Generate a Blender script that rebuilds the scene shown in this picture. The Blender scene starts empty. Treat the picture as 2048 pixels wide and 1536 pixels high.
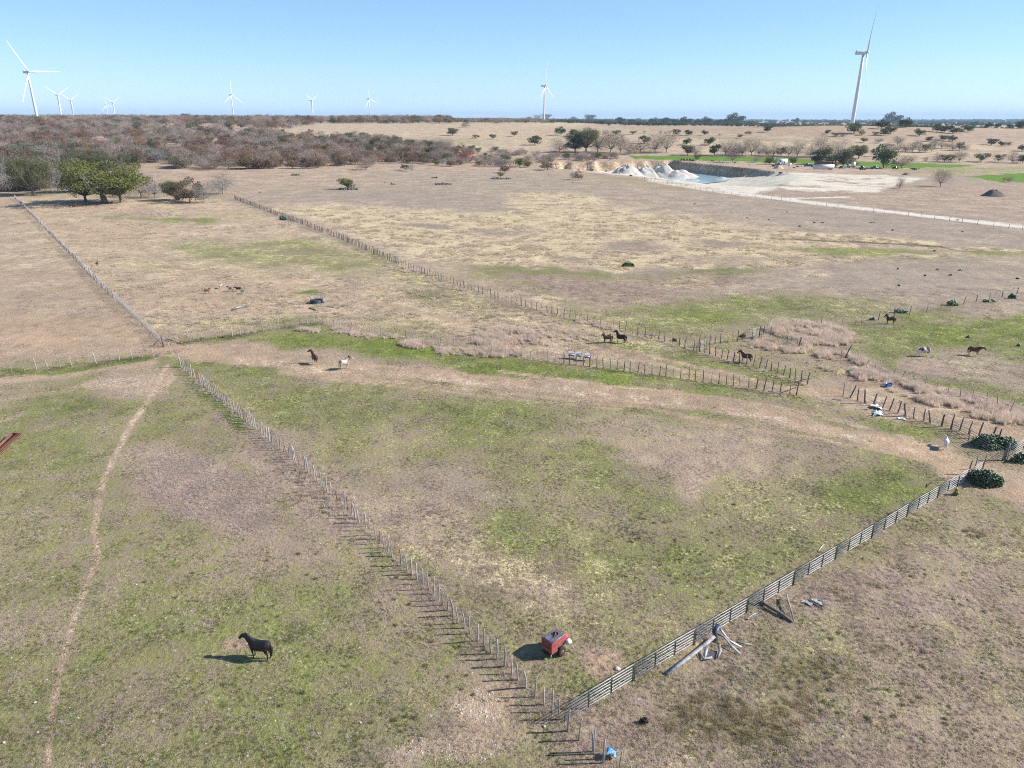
import bpy, bmesh, math, random
import numpy as np
from mathutils import Vector, Matrix, Euler

# ------------------------------------------------------------------ camera, light, exposure
SC = bpy.context.scene
COL = SC.collection
CAM_H, PITCH, ROLL, FPX = 33.5, math.radians(20.5), math.radians(0.17), 1420.0
cam_d = bpy.data.cameras.new('camera')
cam_d.sensor_width = 36.0
cam_d.lens = 36.0 * FPX / 2048.0
cam_d.clip_start = 0.5
cam_d.clip_end = 60000
cam = bpy.data.objects.new('camera', cam_d)
COL.objects.link(cam)
cam.matrix_world = (Matrix.Translation((0, 0, CAM_H)) @ Euler((math.pi / 2 - PITCH, 0, 0)).to_matrix().to_4x4()
                    @ Matrix.Rotation(ROLL, 4, 'Z'))
SC.camera = cam

SUN_EL = math.radians(33.0)
world = bpy.data.worlds.new('World')
SC.world = world
world.use_nodes = True
wn = world.node_tree.nodes
wl = world.node_tree.links
bg = wn.get('Background') or wn.new('ShaderNodeBackground')
sky = wn.new('ShaderNodeTexSky')
sky.sky_type = 'NISHITA'
sky.sun_disc = False
sky.sun_elevation = SUN_EL
sky.sun_rotation = math.radians(87)
sky.altitude = 300
sky.air_density = 1.0
sky.dust_density = 0.0
sky.ozone_density = 3.0
# pale winter air: the sky texture plus a blue scatter that thins towards the zenith
wtc = wn.new('ShaderNodeTexCoord'); wsx = wn.new('ShaderNodeSeparateXYZ')
wl.new(wtc.outputs['Generated'], wsx.inputs[0])
wmr = wn.new('ShaderNodeMapRange'); wmr.interpolation_type = 'SMOOTHSTEP'
wmr.inputs[1].default_value = -.05; wmr.inputs[2].default_value = .85; wmr.inputs[3].default_value = 1.0; wmr.inputs[4].default_value = .12
wl.new(wsx.outputs[2], wmr.inputs[0])
wm2 = wn.new('ShaderNodeMapRange'); wm2.interpolation_type = 'SMOOTHSTEP'
wm2.inputs[1].default_value = -.03; wm2.inputs[2].default_value = .13; wm2.inputs[3].default_value = .42; wm2.inputs[4].default_value = 0
wl.new(wsx.outputs[2], wm2.inputs[0])
wsum = wn.new('ShaderNodeMath'); wsum.operation = 'ADD'; wl.new(wmr.outputs[0], wsum.inputs[0]); wl.new(wm2.outputs[0], wsum.inputs[1])
wsc = wn.new('ShaderNodeVectorMath'); wsc.operation = 'SCALE'; wsc.inputs[0].default_value = (1.75, 3.95, 7.6)
wl.new(wsum.outputs[0], wsc.inputs['Scale'])
wad = wn.new('ShaderNodeVectorMath'); wad.operation = 'ADD'
wl.new(sky.outputs[0], wad.inputs[0]); wl.new(wsc.outputs[0], wad.inputs[1])
wl.new(wad.outputs[0], bg.inputs[0])
bg.inputs[1].default_value = 0.05

sun_d = bpy.data.lights.new('sun', 'SUN')
sun_d.energy = 4.6
sun_d.angle = math.radians(0.55)
sun_d.color = (1.0, 0.965, 0.925)
sun = bpy.data.objects.new('sun', sun_d)
COL.objects.link(sun)
SAZ = math.radians(3)
sdir = Vector((math.cos(SUN_EL) * math.cos(SAZ), math.cos(SUN_EL) * math.sin(SAZ), math.sin(SUN_EL)))      # right of the view, a little beyond
sun.rotation_euler = sdir.to_track_quat('Z', 'Y').to_euler()
sun.location = (60, 0, 60)
SC.view_settings.view_transform = 'Standard'
SC.view_settings.look = 'None'
SC.view_settings.gamma = 1.0
SC.view_settings.use_curve_mapping = False
SC.view_settings.exposure = 0.72
SC.cycles.use_denoising = False
SC.cycles.filter_width = 1.1
SC.cycles.pixel_filter_type = 'BLACKMAN_HARRIS'

RNG = np.random.default_rng(7)
R = random.Random(11)
cp, sp = math.cos(PITCH), math.sin(PITCH)
cr, sr = math.cos(ROLL), math.sin(ROLL)

# ------------------------------------------------------------------ survey: photo pixel (2048 wide) <-> place
def proj(X, Y, Z):
    Z = Z - CAM_H
    xr, yu, zf = X, Y * sp + Z * cp, Y * cp - Z * sp
    zf = np.where(zf < 0.1, 0.1, zf)
    xc, yc = xr * cr + yu * sr, -xr * sr + yu * cr
    return 1024 + FPX * xc / zf, 768 - FPX * yc / zf

def ray(px, py):
    a, b = (px - 1024) / FPX, -(py - 768) / FPX
    xr, yu = a * cr - b * sr, a * sr + b * cr
    d = np.array([xr, yu * sp + cp, yu * cp - sp])
    return d

def lattice(seed):
    return np.random.default_rng(seed).random((256, 256))
_L = {}
def vnoise(x, y, seed=0):
    if seed not in _L: _L[seed] = lattice(seed)
    L = _L[seed]
    xi, yi = np.floor(x).astype(int), np.floor(y).astype(int)
    fx, fy = x - xi, y - yi
    fx, fy = fx * fx * (3 - 2 * fx), fy * fy * (3 - 2 * fy)
    a, b = L[xi & 255, yi & 255], L[(xi + 1) & 255, yi & 255]
    c, d = L[xi & 255, (yi + 1) & 255], L[(xi + 1) & 255, (yi + 1) & 255]
    return a + (b - a) * fx + (c - a) * fy + (a - b - c + d) * fx * fy

def sm(t):
    t = np.clip(t, 0, 1)
    return t * t * (3 - 2 * t)

# ------------------------------------------------------------------ terrain
US = [-.70, -.35, 0.0, .20, .45, .70]
TAB = [
    [(0, 0), (350, 0), (500, 3.0), (700, 8), (1000, 15), (1300, 22), (2000, 27), (4000, 24), (20000, 8)],
    [(0, 0), (400, 0), (520, 3.0), (700, 8), (1000, 15.5), (1300, 22.5), (2000, 27), (4000, 22), (20000, 6)],
    [(0, 0), (500, 0), (600, 2), (700, 6), (900, 15), (1150, 24), (1400, 27), (2000, 26), (4000, 20), (20000, 2)],
    [(0, 0), (600, 0), (640, 2), (700, 5), (800, 13), (930, 21), (1050, 24), (1300, 21), (2000, 18), (5000, 15), (20000, 0)],
    [(0, 0), (600, 0), (640, 2), (750, 11), (850, 21), (930, 26.6), (1100, 21), (2000, 12), (5000, 12), (20000, 0)],
    [(0, 0), (600, 0), (640, 2), (780, 10), (900, 18), (1000, 23), (1200, 18), (2000, 10), (5000, 12), (11000, 30), (20000, 5)],
]
PIT = None
def E0(X, Y):
    Yc = np.maximum(Y, 1.0)
    u = np.clip(X / Yc, -.70, .70)
    D = np.where(Y > 0, Y, 0)
    cols = [np.interp(D, [a for a, _ in t], [b for _, b in t]) for t in TAB]
    out = np.zeros_like(D, dtype=float)
    for i in range(5):
        m = (u >= US[i]) & (u <= US[i + 1])
        t = sm((u - US[i]) / (US[i + 1] - US[i]))
        out = np.where(m, cols[i] * (1 - t) + cols[i + 1] * t, out)
    k = sm((D - 620) / 500)
    out = out + k * ((vnoise(X / 90 + 7, Y / 90, 3) - .5) * 1.4 + (vnoise(X / 260 + 3, Y / 260, 4) - .5) * 2.4 * sm((D - 1200) / 1500))
    out = out + (vnoise(X / 2.3, Y / 2.3, 5) - .5) * .07 + (vnoise(X / 9, Y / 9, 6) - .5) * .16
    out = out + sm((D - 2600) / 3000) * (vnoise(X / 1500, Y / 900, 8) - .5) * 14
    return out

def seg_dist(x, y, pts, closed=False):
    best = np.full(np.shape(x), 1e9)
    n = len(pts)
    for i in range(n if closed else n - 1):
        (ax, ay), (bx, by) = pts[i], pts[(i + 1) % n]
        dx, dy = bx - ax, by - ay
        t = np.clip(((x - ax) * dx + (y - ay) * dy) / (dx * dx + dy * dy + 1e-9), 0, 1)
        best = np.minimum(best, np.hypot(x - ax - t * dx, y - ay - t * dy))
    return best

def inside(x, y, pts):
    r = np.zeros(np.shape(x), bool)
    n = len(pts)
    for i in range(n):
        (ax, ay), (bx, by) = pts[i], pts[(i + 1) % n]
        if ay == by: continue
        c = ((ay > y) != (by > y)) & (x < (bx - ax) * (y - ay) / (by - ay) + ax)
        r ^= c
    return r

def plane_pt(px, py, z=0.0):
    d = ray(px, py)
    t = (z - CAM_H) / d[2]
    return d[0] * t, d[1] * t
PIT = [plane_pt(*p) for p in [(1085, 332), (1110, 327), (1230, 325), (1347, 323), (1440, 331), (1500, 337), (1545, 343), (1610, 352),
                              (1560, 374), (1440, 371), (1330, 357), (1240, 347), (1180, 342), (1120, 338)]]
PIT_D = 7.5
def H(X, Y):
    X = np.asarray(X, float); Y = np.asarray(Y, float)
    z = E0(X, Y)
    m = (Y > 380) & (Y < 700) & (X > 10) & (X < 320)
    if np.any(m):
        xw = X + (vnoise(X / 6, Y / 6, 21) - .5) * 7
        yw = Y + (vnoise(X / 6 + 9, Y / 6, 22) - .5) * 7
        ins = inside(xw, yw, PIT) & m
        d = seg_dist(xw, yw, PIT, True)
        u = X / np.maximum(Y, 1)
        ramp = 1 - sm((u - .275) / .12)
        depth = PIT_D * sm(d / 3.2) * ramp * (1 + .06 * (vnoise(X / 4, Y / 4, 23) - .5))
        z = np.where(ins, z - depth, z)
    return z

def h1(x, y):
    return float(H(np.array([x]), np.array([y]))[0])

def G(px, py):
    """the place on the ground that the photo shows at this pixel"""
    d = ray(px, py)
    t = np.concatenate([np.arange(20, 700, 1.0), np.arange(700, 3000, 4.0), np.arange(3000, 19000, 40.0)])
    X, Y, Z = d[0] * t, d[1] * t, CAM_H + d[2] * t
    g = H(X, Y) - Z
    k = np.nonzero(g > 0)[0]
    i = int(k[0]) if len(k) else len(t) - 1
    a, b = t[max(i - 1, 0)], t[i]
    for _ in range(12):
        m = (a + b) / 2
        if H(np.array([d[0] * m]), np.array([d[1] * m]))[0] > CAM_H + d[2] * m: b = m
        else: a = m
    return Vector((d[0] * b, d[1] * b, CAM_H + d[2] * b))

def ppm(p):
    """photo pixels (2048 wide) per metre across at this place"""
    return FPX / (p[1] * cp - (p[2] - CAM_H) * sp)

# ------------------------------------------------------------------ object helpers
def tag(o, label=None, cat=None, group=None, kind=None):
    if label: o['label'] = label
    if cat: o['category'] = cat
    if group: o['group'] = group
    if kind: o['kind'] = kind
    return o

def empty(name, loc=(0, 0, 0), rz=0.0, label=None, cat=None, group=None, kind=None):
    o = bpy.data.objects.new(name, None)
    COL.objects.link(o)
    o.location = loc
    o.rotation_euler = (0, 0, rz)
    o.empty_display_size = .3
    return tag(o, label, cat, group, kind)

def link(name, me, parent=None):
    o = bpy.data.objects.new(name, me)
    COL.objects.link(o)
    if parent: o.parent = parent
    return o

def mesh_np(name, V, F, mat=None, smooth=False):
    """V (n,3), F: list of (m,k) arrays of faces"""
    me = bpy.data.meshes.new(name)
    V = np.asarray(V, np.float32)
    if not isinstance(F, list): F = [F]
    F = [np.asarray(f, np.int32) for f in F if len(f)]
    loops = np.concatenate([f.ravel() for f in F])
    tot = np.concatenate([np.full(len(f), f.shape[1], np.int32) for f in F])
    start = np.concatenate([[0], np.cumsum(tot)[:-1]]).astype(np.int32)
    me.vertices.add(len(V)); me.vertices.foreach_set('co', V.ravel())
    me.loops.add(len(loops)); me.loops.foreach_set('vertex_index', loops)
    me.polygons.add(len(tot)); me.polygons.foreach_set('loop_start', start)
    try: me.polygons.foreach_set('loop_total', tot)
    except Exception: pass
    if smooth: me.polygons.foreach_set('use_smooth', np.ones(len(tot), bool))
    me.update(calc_edges=True)
    if mat: me.materials.append(mat)
    return me

class MB:
    """collects shapes and builds them as one mesh"""
    def __init__(s): s.v, s.q, s.t, s.n = [], [], [], 0
    def add(s, V, q=None, t=None):
        V = np.asarray(V, float).reshape(-1, 3)
        s.v.append(V)
        if q is not None and len(q): s.q.append(np.asarray(q) + s.n)
        if t is not None and len(t): s.t.append(np.asarray(t) + s.n)
        s.n += len(V)
        return s
    def box(s, c, d, rz=0, ry=0, rx=0):
        m = Euler((rx, ry, rz)).to_matrix()
        V = [m @ Vector((x * d[0] / 2, y * d[1] / 2, z * d[2] / 2)) + Vector(c) for x in (-1, 1) for y in (-1, 1) for z in (-1, 1)]
        return s.add([tuple(v) for v in V], [(0, 1, 3, 2), (4, 6, 7, 5), (0, 4, 5, 1), (2, 3, 7, 6), (0, 2, 6, 4), (1, 5, 7, 3)])
    def tube(s, pts, rad, n=6, cap=True, sq=None):
        pts = [Vector(p) for p in pts]
        if not hasattr(rad, '__len__'): rad = [rad] * len(pts)
        V = []
        ref = Vector((0, 0, 1)) if abs((pts[-1] - pts[0]).normalized().z) < .9 else Vector((0, 1, 0))
        for i, p in enumerate(pts):
            d = (pts[min(i + 1, len(pts) - 1)] - pts[max(i - 1, 0)]).normalized()
            a = d.cross(ref)
            a = a.normalized() if a.length > 1e-6 else Vector((1, 0, 0))
            b = d.cross(a).normalized()
            ra = rad[i]
            rb = ra if sq is None else sq[i]
            for k in range(n):
                w = 2 * math.pi * k / n
                V.append(tuple(p + a * math.cos(w) * ra + b * math.sin(w) * rb))
        q = [(i * n + k, i * n + (k + 1) % n, (i + 1) * n + (k + 1) % n, (i + 1) * n + k) for i in range(len(pts) - 1) for k in range(n)]
        t = []
        if cap:
            V += [tuple(pts[0]), tuple(pts[-1])]
            c0, c1 = len(V) - 2, len(V) - 1
            t = [(c0, (k + 1) % n, k) for k in range(n)] + [(c1, (len(pts) - 1) * n + k, (len(pts) - 1) * n + (k + 1) % n) for k in range(n)]
        return s.add(V, q, t)
    def ball(s, c, r, n=8, m=6):
        r = r if hasattr(r, '__len__') else (r, r, r)
        V = []
        for i in range(1, m):
            th = math.pi * i / m
            for k in range(n):
                ph = 2 * math.pi * k / n
                V.append((c[0] + r[0] * math.sin(th) * math.cos(ph), c[1] + r[1] * math.sin(th) * math.sin(ph), c[2] + r[2] * math.cos(th)))
        V += [(c[0], c[1], c[2] + r[2]), (c[0], c[1], c[2] - r[2])]
        q = [(i * n + k, (i + 1) * n + k, (i + 1) * n + (k + 1) % n, i * n + (k + 1) % n) for i in range(m - 2) for k in range(n)]
        a, b = len(V) - 2, len(V) - 1
        t = [(a, k, (k + 1) % n) for k in range(n)] + [(b, (m - 2) * n + (k + 1) % n, (m - 2) * n + k) for k in range(n)]
        return s.add(V, q, t)
    def mesh(s, name, mat=None, smooth=False):
        return mesh_np(name, np.concatenate(s.v), [np.concatenate(s.q) if s.q else [], np.concatenate(s.t) if s.t else []], mat, smooth)
    def build(s, name, mat=None, parent=None, smooth=False):
        return link(name, s.mesh(name, mat, smooth), parent)

# ------------------------------------------------------------------ materials
MATS = {}
def nmat(name, col, rough=.8, col2=None, scale=8.0, detail=3, metal=0.0, bump=0.0, bscale=None, coord='Object', stretch=None, spec=None,
         thr=None, rnd=0.0, translucent=False):
    m = bpy.data.materials.new(name)
    m.use_nodes = True
    nt = m.node_tree
    b = nt.nodes['Principled BSDF']
    b.inputs['Roughness'].default_value = rough
    b.inputs['Metallic'].default_value = metal
    if spec is not None: b.inputs['Specular IOR Level'].default_value = spec
    tc = nt.nodes.new('ShaderNodeTexCoord')
    src = tc.outputs[coord]
    if stretch:
        mp = nt.nodes.new('ShaderNodeMapping')
        mp.inputs['Scale'].default_value = stretch
        nt.links.new(src, mp.inputs[0]); src = mp.outputs[0]
    nz = nt.nodes.new('ShaderNodeTexNoise')
    nz.inputs['Scale'].default_value = scale
    nz.inputs['Detail'].default_value = detail
    nt.links.new(src, nz.inputs['Vector'])
    mix = nt.nodes.new('ShaderNodeMix'); mix.data_type = 'RGBA'
    c2 = col2 or tuple(c * .7 for c in col)
    mix.inputs[6].default_value = (*col, 1); mix.inputs[7].default_value = (*c2, 1)
    rp = nt.nodes.new('ShaderNodeMapRange')
    lo, hi = thr or (.35, .65)
    rp.inputs[1].default_value = lo; rp.inputs[2].default_value = hi
    nt.links.new(nz.outputs[0], rp.inputs[0])
    nt.links.new(rp.outputs[0], mix.inputs[0])
    out = mix.outputs[2]
    if rnd:
        oi = nt.nodes.new('ShaderNodeObjectInfo')
        hs = nt.nodes.new('ShaderNodeHueSaturation')
        mr = nt.nodes.new('ShaderNodeMapRange'); mr.inputs[3].default_value = 1 - rnd; mr.inputs[4].default_value = 1 + rnd
        nt.links.new(oi.outputs['Random'], mr.inputs[0]); nt.links.new(mr.outputs[0], hs.inputs['Value'])
        mr2 = nt.nodes.new('ShaderNodeMapRange'); mr2.inputs[3].default_value = .5 - rnd * .06; mr2.inputs[4].default_value = .5 + rnd * .06
        ml = nt.nodes.new('ShaderNodeMath'); ml.operation = 'FRACT'
        mm = nt.nodes.new('ShaderNodeMath'); mm.operation = 'MULTIPLY'; mm.inputs[1].default_value = 17.3
        nt.links.new(oi.outputs['Random'], mm.inputs[0]); nt.links.new(mm.outputs[0], ml.inputs[0])
        nt.links.new(ml.outputs[0], mr2.inputs[0]); nt.links.new(mr2.outputs[0], hs.inputs['Hue'])
        nt.links.new(out, hs.inputs['Color']); out = hs.outputs[0]
    nt.links.new(out, b.inputs['Base Color'])
    if bump:
        bp = nt.nodes.new('ShaderNodeBump'); bp.inputs['Strength'].default_value = .8; bp.inputs['Distance'].default_value = bump
        n2 = nt.nodes.new('ShaderNodeTexNoise'); n2.inputs['Scale'].default_value = bscale or scale * 2; n2.inputs['Detail'].default_value = 3
        nt.links.new(src, n2.inputs['Vector']); nt.links.new(n2.outputs[0], bp.inputs['Height'])
        nt.links.new(bp.outputs[0], b.inputs['Normal'])
    if translucent:
        tr = nt.nodes.new('ShaderNodeBsdfTranslucent'); nt.links.new(out, tr.inputs[0])
        ms = nt.nodes.new('ShaderNodeMixShader'); ms.inputs[0].default_value = .42
        nt.links.new(b.outputs[0], ms.inputs[1]); nt.links.new(tr.outputs[0], ms.inputs[2])
        nt.links.new(ms.outputs[0], nt.nodes['Material Output'].inputs['Surface'])
    MATS[name] = m
    return m

# ------------------------------------------------------------------ ground cover survey (areas read off the photo, as pixels 2048 wide)
CH = dict(g=0, s=1, d=2, r=3, k=4, w=5, c=6, y=7)
OPS = []
def ell(cx, cy, rx, ry, rot=0, **ch): OPS.append(("e", (cx, cy, rx, ry, rot), ch))
def pol(pts, soft=1.0, **ch): OPS.append(("p", (pts, soft), ch))
def lin(pts, wid_, **ch): OPS.append(("l", (pts, wid_), ch))
# far land
pol([(-900, 236), (3000, 236), (3000, 345), (-900, 345)], g=.12, s=.35, d=.35, r=.15, y=.2)
pol([(-900, 240), (540, 243), (700, 280), (940, 300), (1260, 318), (1100, 336), (640, 338), (300, 340), (130, 380), (-900, 384)], d=.4, r=.45, g=.15, s=.15)
pol([(560, 246), (1100, 244), (1300, 262), (1200, 300), (940, 300), (830, 292), (740, 280), (600, 276), (470, 268)], s=.5, d=.3, g=.22, r=.1)
ell(860, 285, 140, 12, 0, g=.6, s=.4)
ell(1130, 258, 220, 9, 0, r=.5, y=.3)
ell(1500, 290, 420, 16, 2, s=.6, d=.2, g=.25, r=.1)
ell(1700, 262, 460, 14, 2, d=.62, r=.6, g=.02, s=.15)
ell(1850, 300, 300, 9, 2, r=.5, y=.3, g=.1)
ell(1650, 268, 380, 4, 3, r=.6, d=.6)
ell(1300, 264, 160, 4, 2, y=.6, r=.4)
ell(1950, 272, 120, 4, 3, r=.7, d=.3)
ell(1560, 283, 150, 3, 2, g=.4, s=.5)
ell(1930, 292, 60, 4, 4, s=.9)
ell(1480, 277, 230, 4, 2, g=.5, s=.3)
ell(1120, 249, 60, 3, 0, s=.8)
pol([(1255, 311), (1480, 313), (1660, 319), (1720, 322), (1830, 326), (1960, 331), (1900, 336), (1750, 335), (1640, 328), (1480, 323), (1270, 318)], 1.0, c=1, g=0, s=0, d=0, r=0)
pol([(1740, 337), (1960, 332), (3000, 318), (3000, 340), (2048, 347), (1930, 352), (1830, 349)], 1.0, g=.6, s=.3, d=.1, y=.1, r=0)
pol([(1925, 353), (2060, 345), (2300, 345), (2300, 370), (1990, 363)], .8, c=1, g=0)
# near default and fields
pol([(-900, 392), (30, 393), (325, 690), (310, 712), (-900, 770)], g=.22, d=.5, y=.3)
ell(100, 480, 150, 60, 0, g=.35, s=.35, d=.3)
ell(140, 610, 150, 22, 5, y=.5, r=.4)
ell(120, 665, 230, 32, 0, d=.85, g=.12, y=.1)
lin([(55, 420), (160, 505), (235, 590), (308, 672)], 12, g=.8, d=.1)
lin([(255, 600), (300, 655), (320, 685)], 16, r=.7, d=.4, g=.2)
pol([(30, 393), (440, 395), (800, 530), (1110, 625), (1385, 690), (1240, 740), (940, 690), (700, 645), (610, 640), (325, 688)], g=.3, s=.42, d=.35)
ell(220, 460, 190, 40, 12, s=.5, d=.65, g=.06)
ell(560, 440, 110, 14, 10, s=.5, d=.5, g=.1)
ell(330, 437, 130, 7, 3, g=.85, d=.05, s=.1)
ell(190, 436, 60, 6, 0, g=.7, d=.1)
ell(470, 428, 80, 7, 0, g=.7)
ell(310, 427, 75, 9, 3, r=.85, g=.1, s=.2)
ell(470, 505, 160, 24, 5, g=.72, s=.25, d=.1)
ell(640, 515, 140, 30, 12, g=.68, s=.25, d=.1)
ell(300, 528, 140, 12, 4, g=.5, r=.3)
ell(420, 568, 180, 12, 2, d=.6, r=.3, g=.15)
ell(400, 600, 160, 22, 0, d=.75, y=.2, g=.08)
ell(720, 572, 170, 10, 6, d=.5, r=.55, g=.15)
ell(610, 586, 30, 6, 0, g=1, s=0, d=0, r=0)
ell(545, 640, 200, 12, -4, g=.7, d=.1)
ell(835, 593, 55, 10, 0, r=.85, k=.45)
ell(880, 565, 150, 20, 16, g=.8, r=.2, d=.05)
ell(930, 600, 200, 26, 12, g=.62, r=.35, d=.1)
ell(720, 625, 150, 12, 4, w=.2, d=.4, g=.3)
ell(860, 660, 150, 14, 8, g=.6, r=.3)
lin([(165, 440), (200, 468), (280, 495), (380, 545)], 1.8, d=1, g=0, s=0, r=.3)
lin([(380, 545), (560, 560), (700, 590), (900, 640), (1060, 662)], 2.2, d=1, g=0, s=0)
pol([(470, 378), (700, 338), (1090, 342), (1450, 395), (3000, 560), (3000, 600), (2048, 590), (1640, 650), (1490, 660), (1385, 690), (1110, 625), (800, 530), (440, 396)], g=.3, y=.55, s=.18, d=.15)
ell(520, 362, 240, 24, 0, d=.4, r=.4, y=.3, g=.12, s=.2)
ell(640, 380, 200, 8, 2, g=.45, y=.3)
ell(820, 402, 260, 22, 3, y=.95, g=.12, s=.05, r=.2)
ell(1050, 372, 230, 14, 4, y=.8, g=.3)
pol([(560, 412), (700, 408), (1000, 428), (1020, 398), (1140, 386), (1250, 418), (1400, 440), (1600, 470), (1880, 486), (1760, 490), (1560, 505), (1400, 520), (1180, 535), (1000, 535), (830, 520), (700, 470)], 2.0, s=.62, y=.1, g=.2, d=.2, r=.15)
for c in [(950, 440, 160, 7), (1120, 395, 80, 7), (1190, 460, 70, 12), (1060, 500, 80, 10), (1500, 500, 130, 9), (930, 517, 70, 9), (720, 440, 90, 9),
          (1330, 528, 120, 5), (600, 420, 60, 5), (1380, 470, 150, 6), (830, 480, 80, 7), (1240, 440, 100, 5)]:
    ell(*c, 3, s=.95, g=.05, y=0)
for c in [(1000, 465, 60, 6), (1270, 492, 80, 13), (1440, 488, 60, 8), (1010, 418, 40, 4), (860, 452, 60, 6), (1130, 518, 50, 5)]:
    ell(*c, 2, y=.6, k=.25, s=.05, g=.35, r=.4)
ell(1080, 550, 150, 9, 3, g=.85, s=.1, y=.1)
ell(1450, 540, 130, 10, -4, g=.8, k=.35, s=.05)
ell(1120, 545, 200, 9, 3, g=.8, k=.22, s=.05)
ell(1750, 520, 260, 8, 0, g=.6, k=.18)
ell(700, 500, 120, 8, 14, g=.7, r=.4)
ell(560, 500, 160, 9, 4, k=.12, r=.35)
ell(1700, 502, 170, 9, 1, g=.85, s=.15, y=0)
ell(2000, 505, 140, 7, 1, g=.7, s=.2, y=0)
ell(1190, 578, 200, 22, 6, r=.7, k=.32, s=.08, g=.25, y=.1)
ell(1400, 560, 150, 12, -3, r=.5, k=.42, s=.1, y=.1)
ell(1000, 560, 120, 14, 12, g=.55, r=.45, y=.1)
for c in [(1370, 563, 45, 7), (1560, 530, 70, 7), (1690, 517, 70, 4), (1950, 498, 90, 3), (1250, 536, 50, 5), (1640, 545, 40, 5), (1850, 512, 60, 3), (1250, 590, 40, 3), (1120, 600, 40, 4)]:
    ell(*c, 0, s=.95, g=0, y=0, r=.1)
lin([(1560, 466), (1660, 474), (1760, 481), (1870, 488)], 6, s=1, g=0, y=0)
lin([(1560, 478), (1790, 488), (1880, 493), (1905, 499)], 1.6, k=.9, s=0)
ell(1750, 440, 330, 28, 6, y=.95, g=.15, s=.05)
ell(1450, 415, 130, 16, 6, y=.85, g=.15, s=.15)
ell(1830, 560, 260, 34, 0, y=.85, r=.3, g=.25, s=.05)
ell(1450, 625, 280, 34, -3, g=.76, y=.12, s=.12)
ell(1650, 625, 160, 18, -4, g=.66, y=.3)
ell(1280, 645, 160, 22, 10, g=.65, y=.15, s=.2)
pol([(1470, 398), (1300, 360), (1560, 352), (1900, 352), (3000, 350), (3000, 560), (2060, 458)], 1.0, y=.7, r=.35, g=.2, s=.1)
ell(1900, 402, 230, 20, 4, r=.55, k=.12, g=.25, s=.25, y=.3)
ell(2000, 375, 130, 12, 0, g=.5, s=.2, y=.4)
pol([(1470, 398), (1480, 392), (1640, 384), (1740, 390), (1800, 372), (2100, 370), (2100, 395), (1760, 395)], 1.5, r=.6, k=.15, y=.3, g=.15)
# quarry floor, pad, road
pol([(1085, 333), (1110, 327), (1347, 321), (1545, 341), (1640, 345), (1800, 350), (1855, 357), (1800, 368), (1745, 386), (1640, 383), (1560, 379), (1500, 388), (1440, 379), (1330, 360), (1180, 344)], .7, w=1, g=0, s=0, d=0, r=0, k=0, y=0)
lin([(1180, 345), (1330, 362), (1440, 382), (1480, 388)], 2.4, w=.35, r=.7, k=.2)
lin([(1300, 360), (1440, 383), (1620, 405), (1800, 426), (2080, 457)], 4.5, w=.6, g=0)
lin([(1560, 397), (1700, 394)], 1.2, w=1)
for c in [(1660, 354, 50, 1.2), (1700, 360, 70, 1.5), (1720, 366, 80, 1.6), (1600, 372, 60, 2), (1770, 358, 60, 1.3), (1650, 362, 40, 1), (1740, 372, 60, 2), (1550, 377, 40, 1.2), (1690, 384, 60, 2)]:
    ell(*c, 2, w=.3, r=.6, y=.3)
pol([(1100, 318), (1350, 319), (1560, 333), (1640, 341), (1860, 350), (1860, 355), (1560, 345), (1345, 324), (1110, 328)], .7, w=.25, r=.5, d=.5, y=.3, g=0, k=.1)
# paddocks in the middle
pol([(325, 690), (610, 642), (940, 692), (1240, 742), (1590, 790), (1600, 802), (1250, 770), (700, 705), (380, 702)], g=.8, d=.1, s=.05)
ell(460, 706, 200, 15, 2, d=.85, r=.45, g=.08)
ell(760, 692, 160, 12, 4, g=1, d=0)
ell(1100, 745, 200, 12, 5, g=.9, d=.05)
ell(1060, 690, 130, 24, 6, r=.75, d=.3, g=.2)
ell(1290, 700, 180, 24, 10, g=.82, d=.08)
ell(1500, 745, 130, 16, 12, g=.8, d=.08)
ell(1480, 700, 110, 20, 6, g=.62, r=.2)
ell(1180, 700, 60, 12, 5, r=.7, d=.4)
pol([(345, 725), (500, 712), (1200, 790), (1590, 800), (1960, 935), (1940, 950), (1125, 1440)], g=.60, d=.10, y=.12, s=.08)
lin([(350, 705), (480, 716), (640, 738), (800, 745), (1000, 762), (1200, 785), (1400, 803), (1560, 835), (1700, 868), (1800, 893)], 12, d=.85, g=.08, y=.2)
lin([(480, 720), (640, 740), (800, 747), (1000, 766), (1200, 790), (1400, 810), (1560, 842), (1750, 880), (1900, 920), (1990, 958), (2100, 1000)], 9, d=1, w=.30, g=.0, y=0)
lin([(1750, 880), (1900, 920), (1990, 958), (2100, 1000)], 18, d=.9, w=.1, g=.05)
lin([(560, 745), (800, 764), (1000, 785), (1150, 800), (1300, 815), (1450, 850), (1640, 880), (1950, 936)], 2.6, d=1, g=0, y=0, w=.2)
lin([(1000, 742), (1200, 770), (1400, 790), (1560, 815), (1720, 850), (1900, 900)], 2.2, d=1, g=0, y=0, w=.3)
lin([(600, 752), (800, 772), (1000, 795), (1100, 805), (1250, 818)], 2.0, d=.9, g=.1)
lin([(1160, 690), (1300, 712), (1450, 747), (1600, 782)], 2.6, d=1, w=.25, g=0, r=0)
lin([(1160, 700), (1290, 722), (1440, 757), (1570, 793)], 2.6, d=1, w=.25, g=0, r=0)
ell(1640, 785, 75, 16, 8, d=.9, w=.15, g=.05)
pol([(1695, 768), (1790, 765), (1880, 800), (2100, 858), (2100, 905), (1960, 868), (1830, 830), (1700, 800)], 1.5, w=.3, d=.7, g=.05)
ell(1770, 785, 70, 16, 14, w=.3, d=.8, g=0)
ell(1800, 850, 120, 14, 14, g=.75, d=.1)
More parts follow.
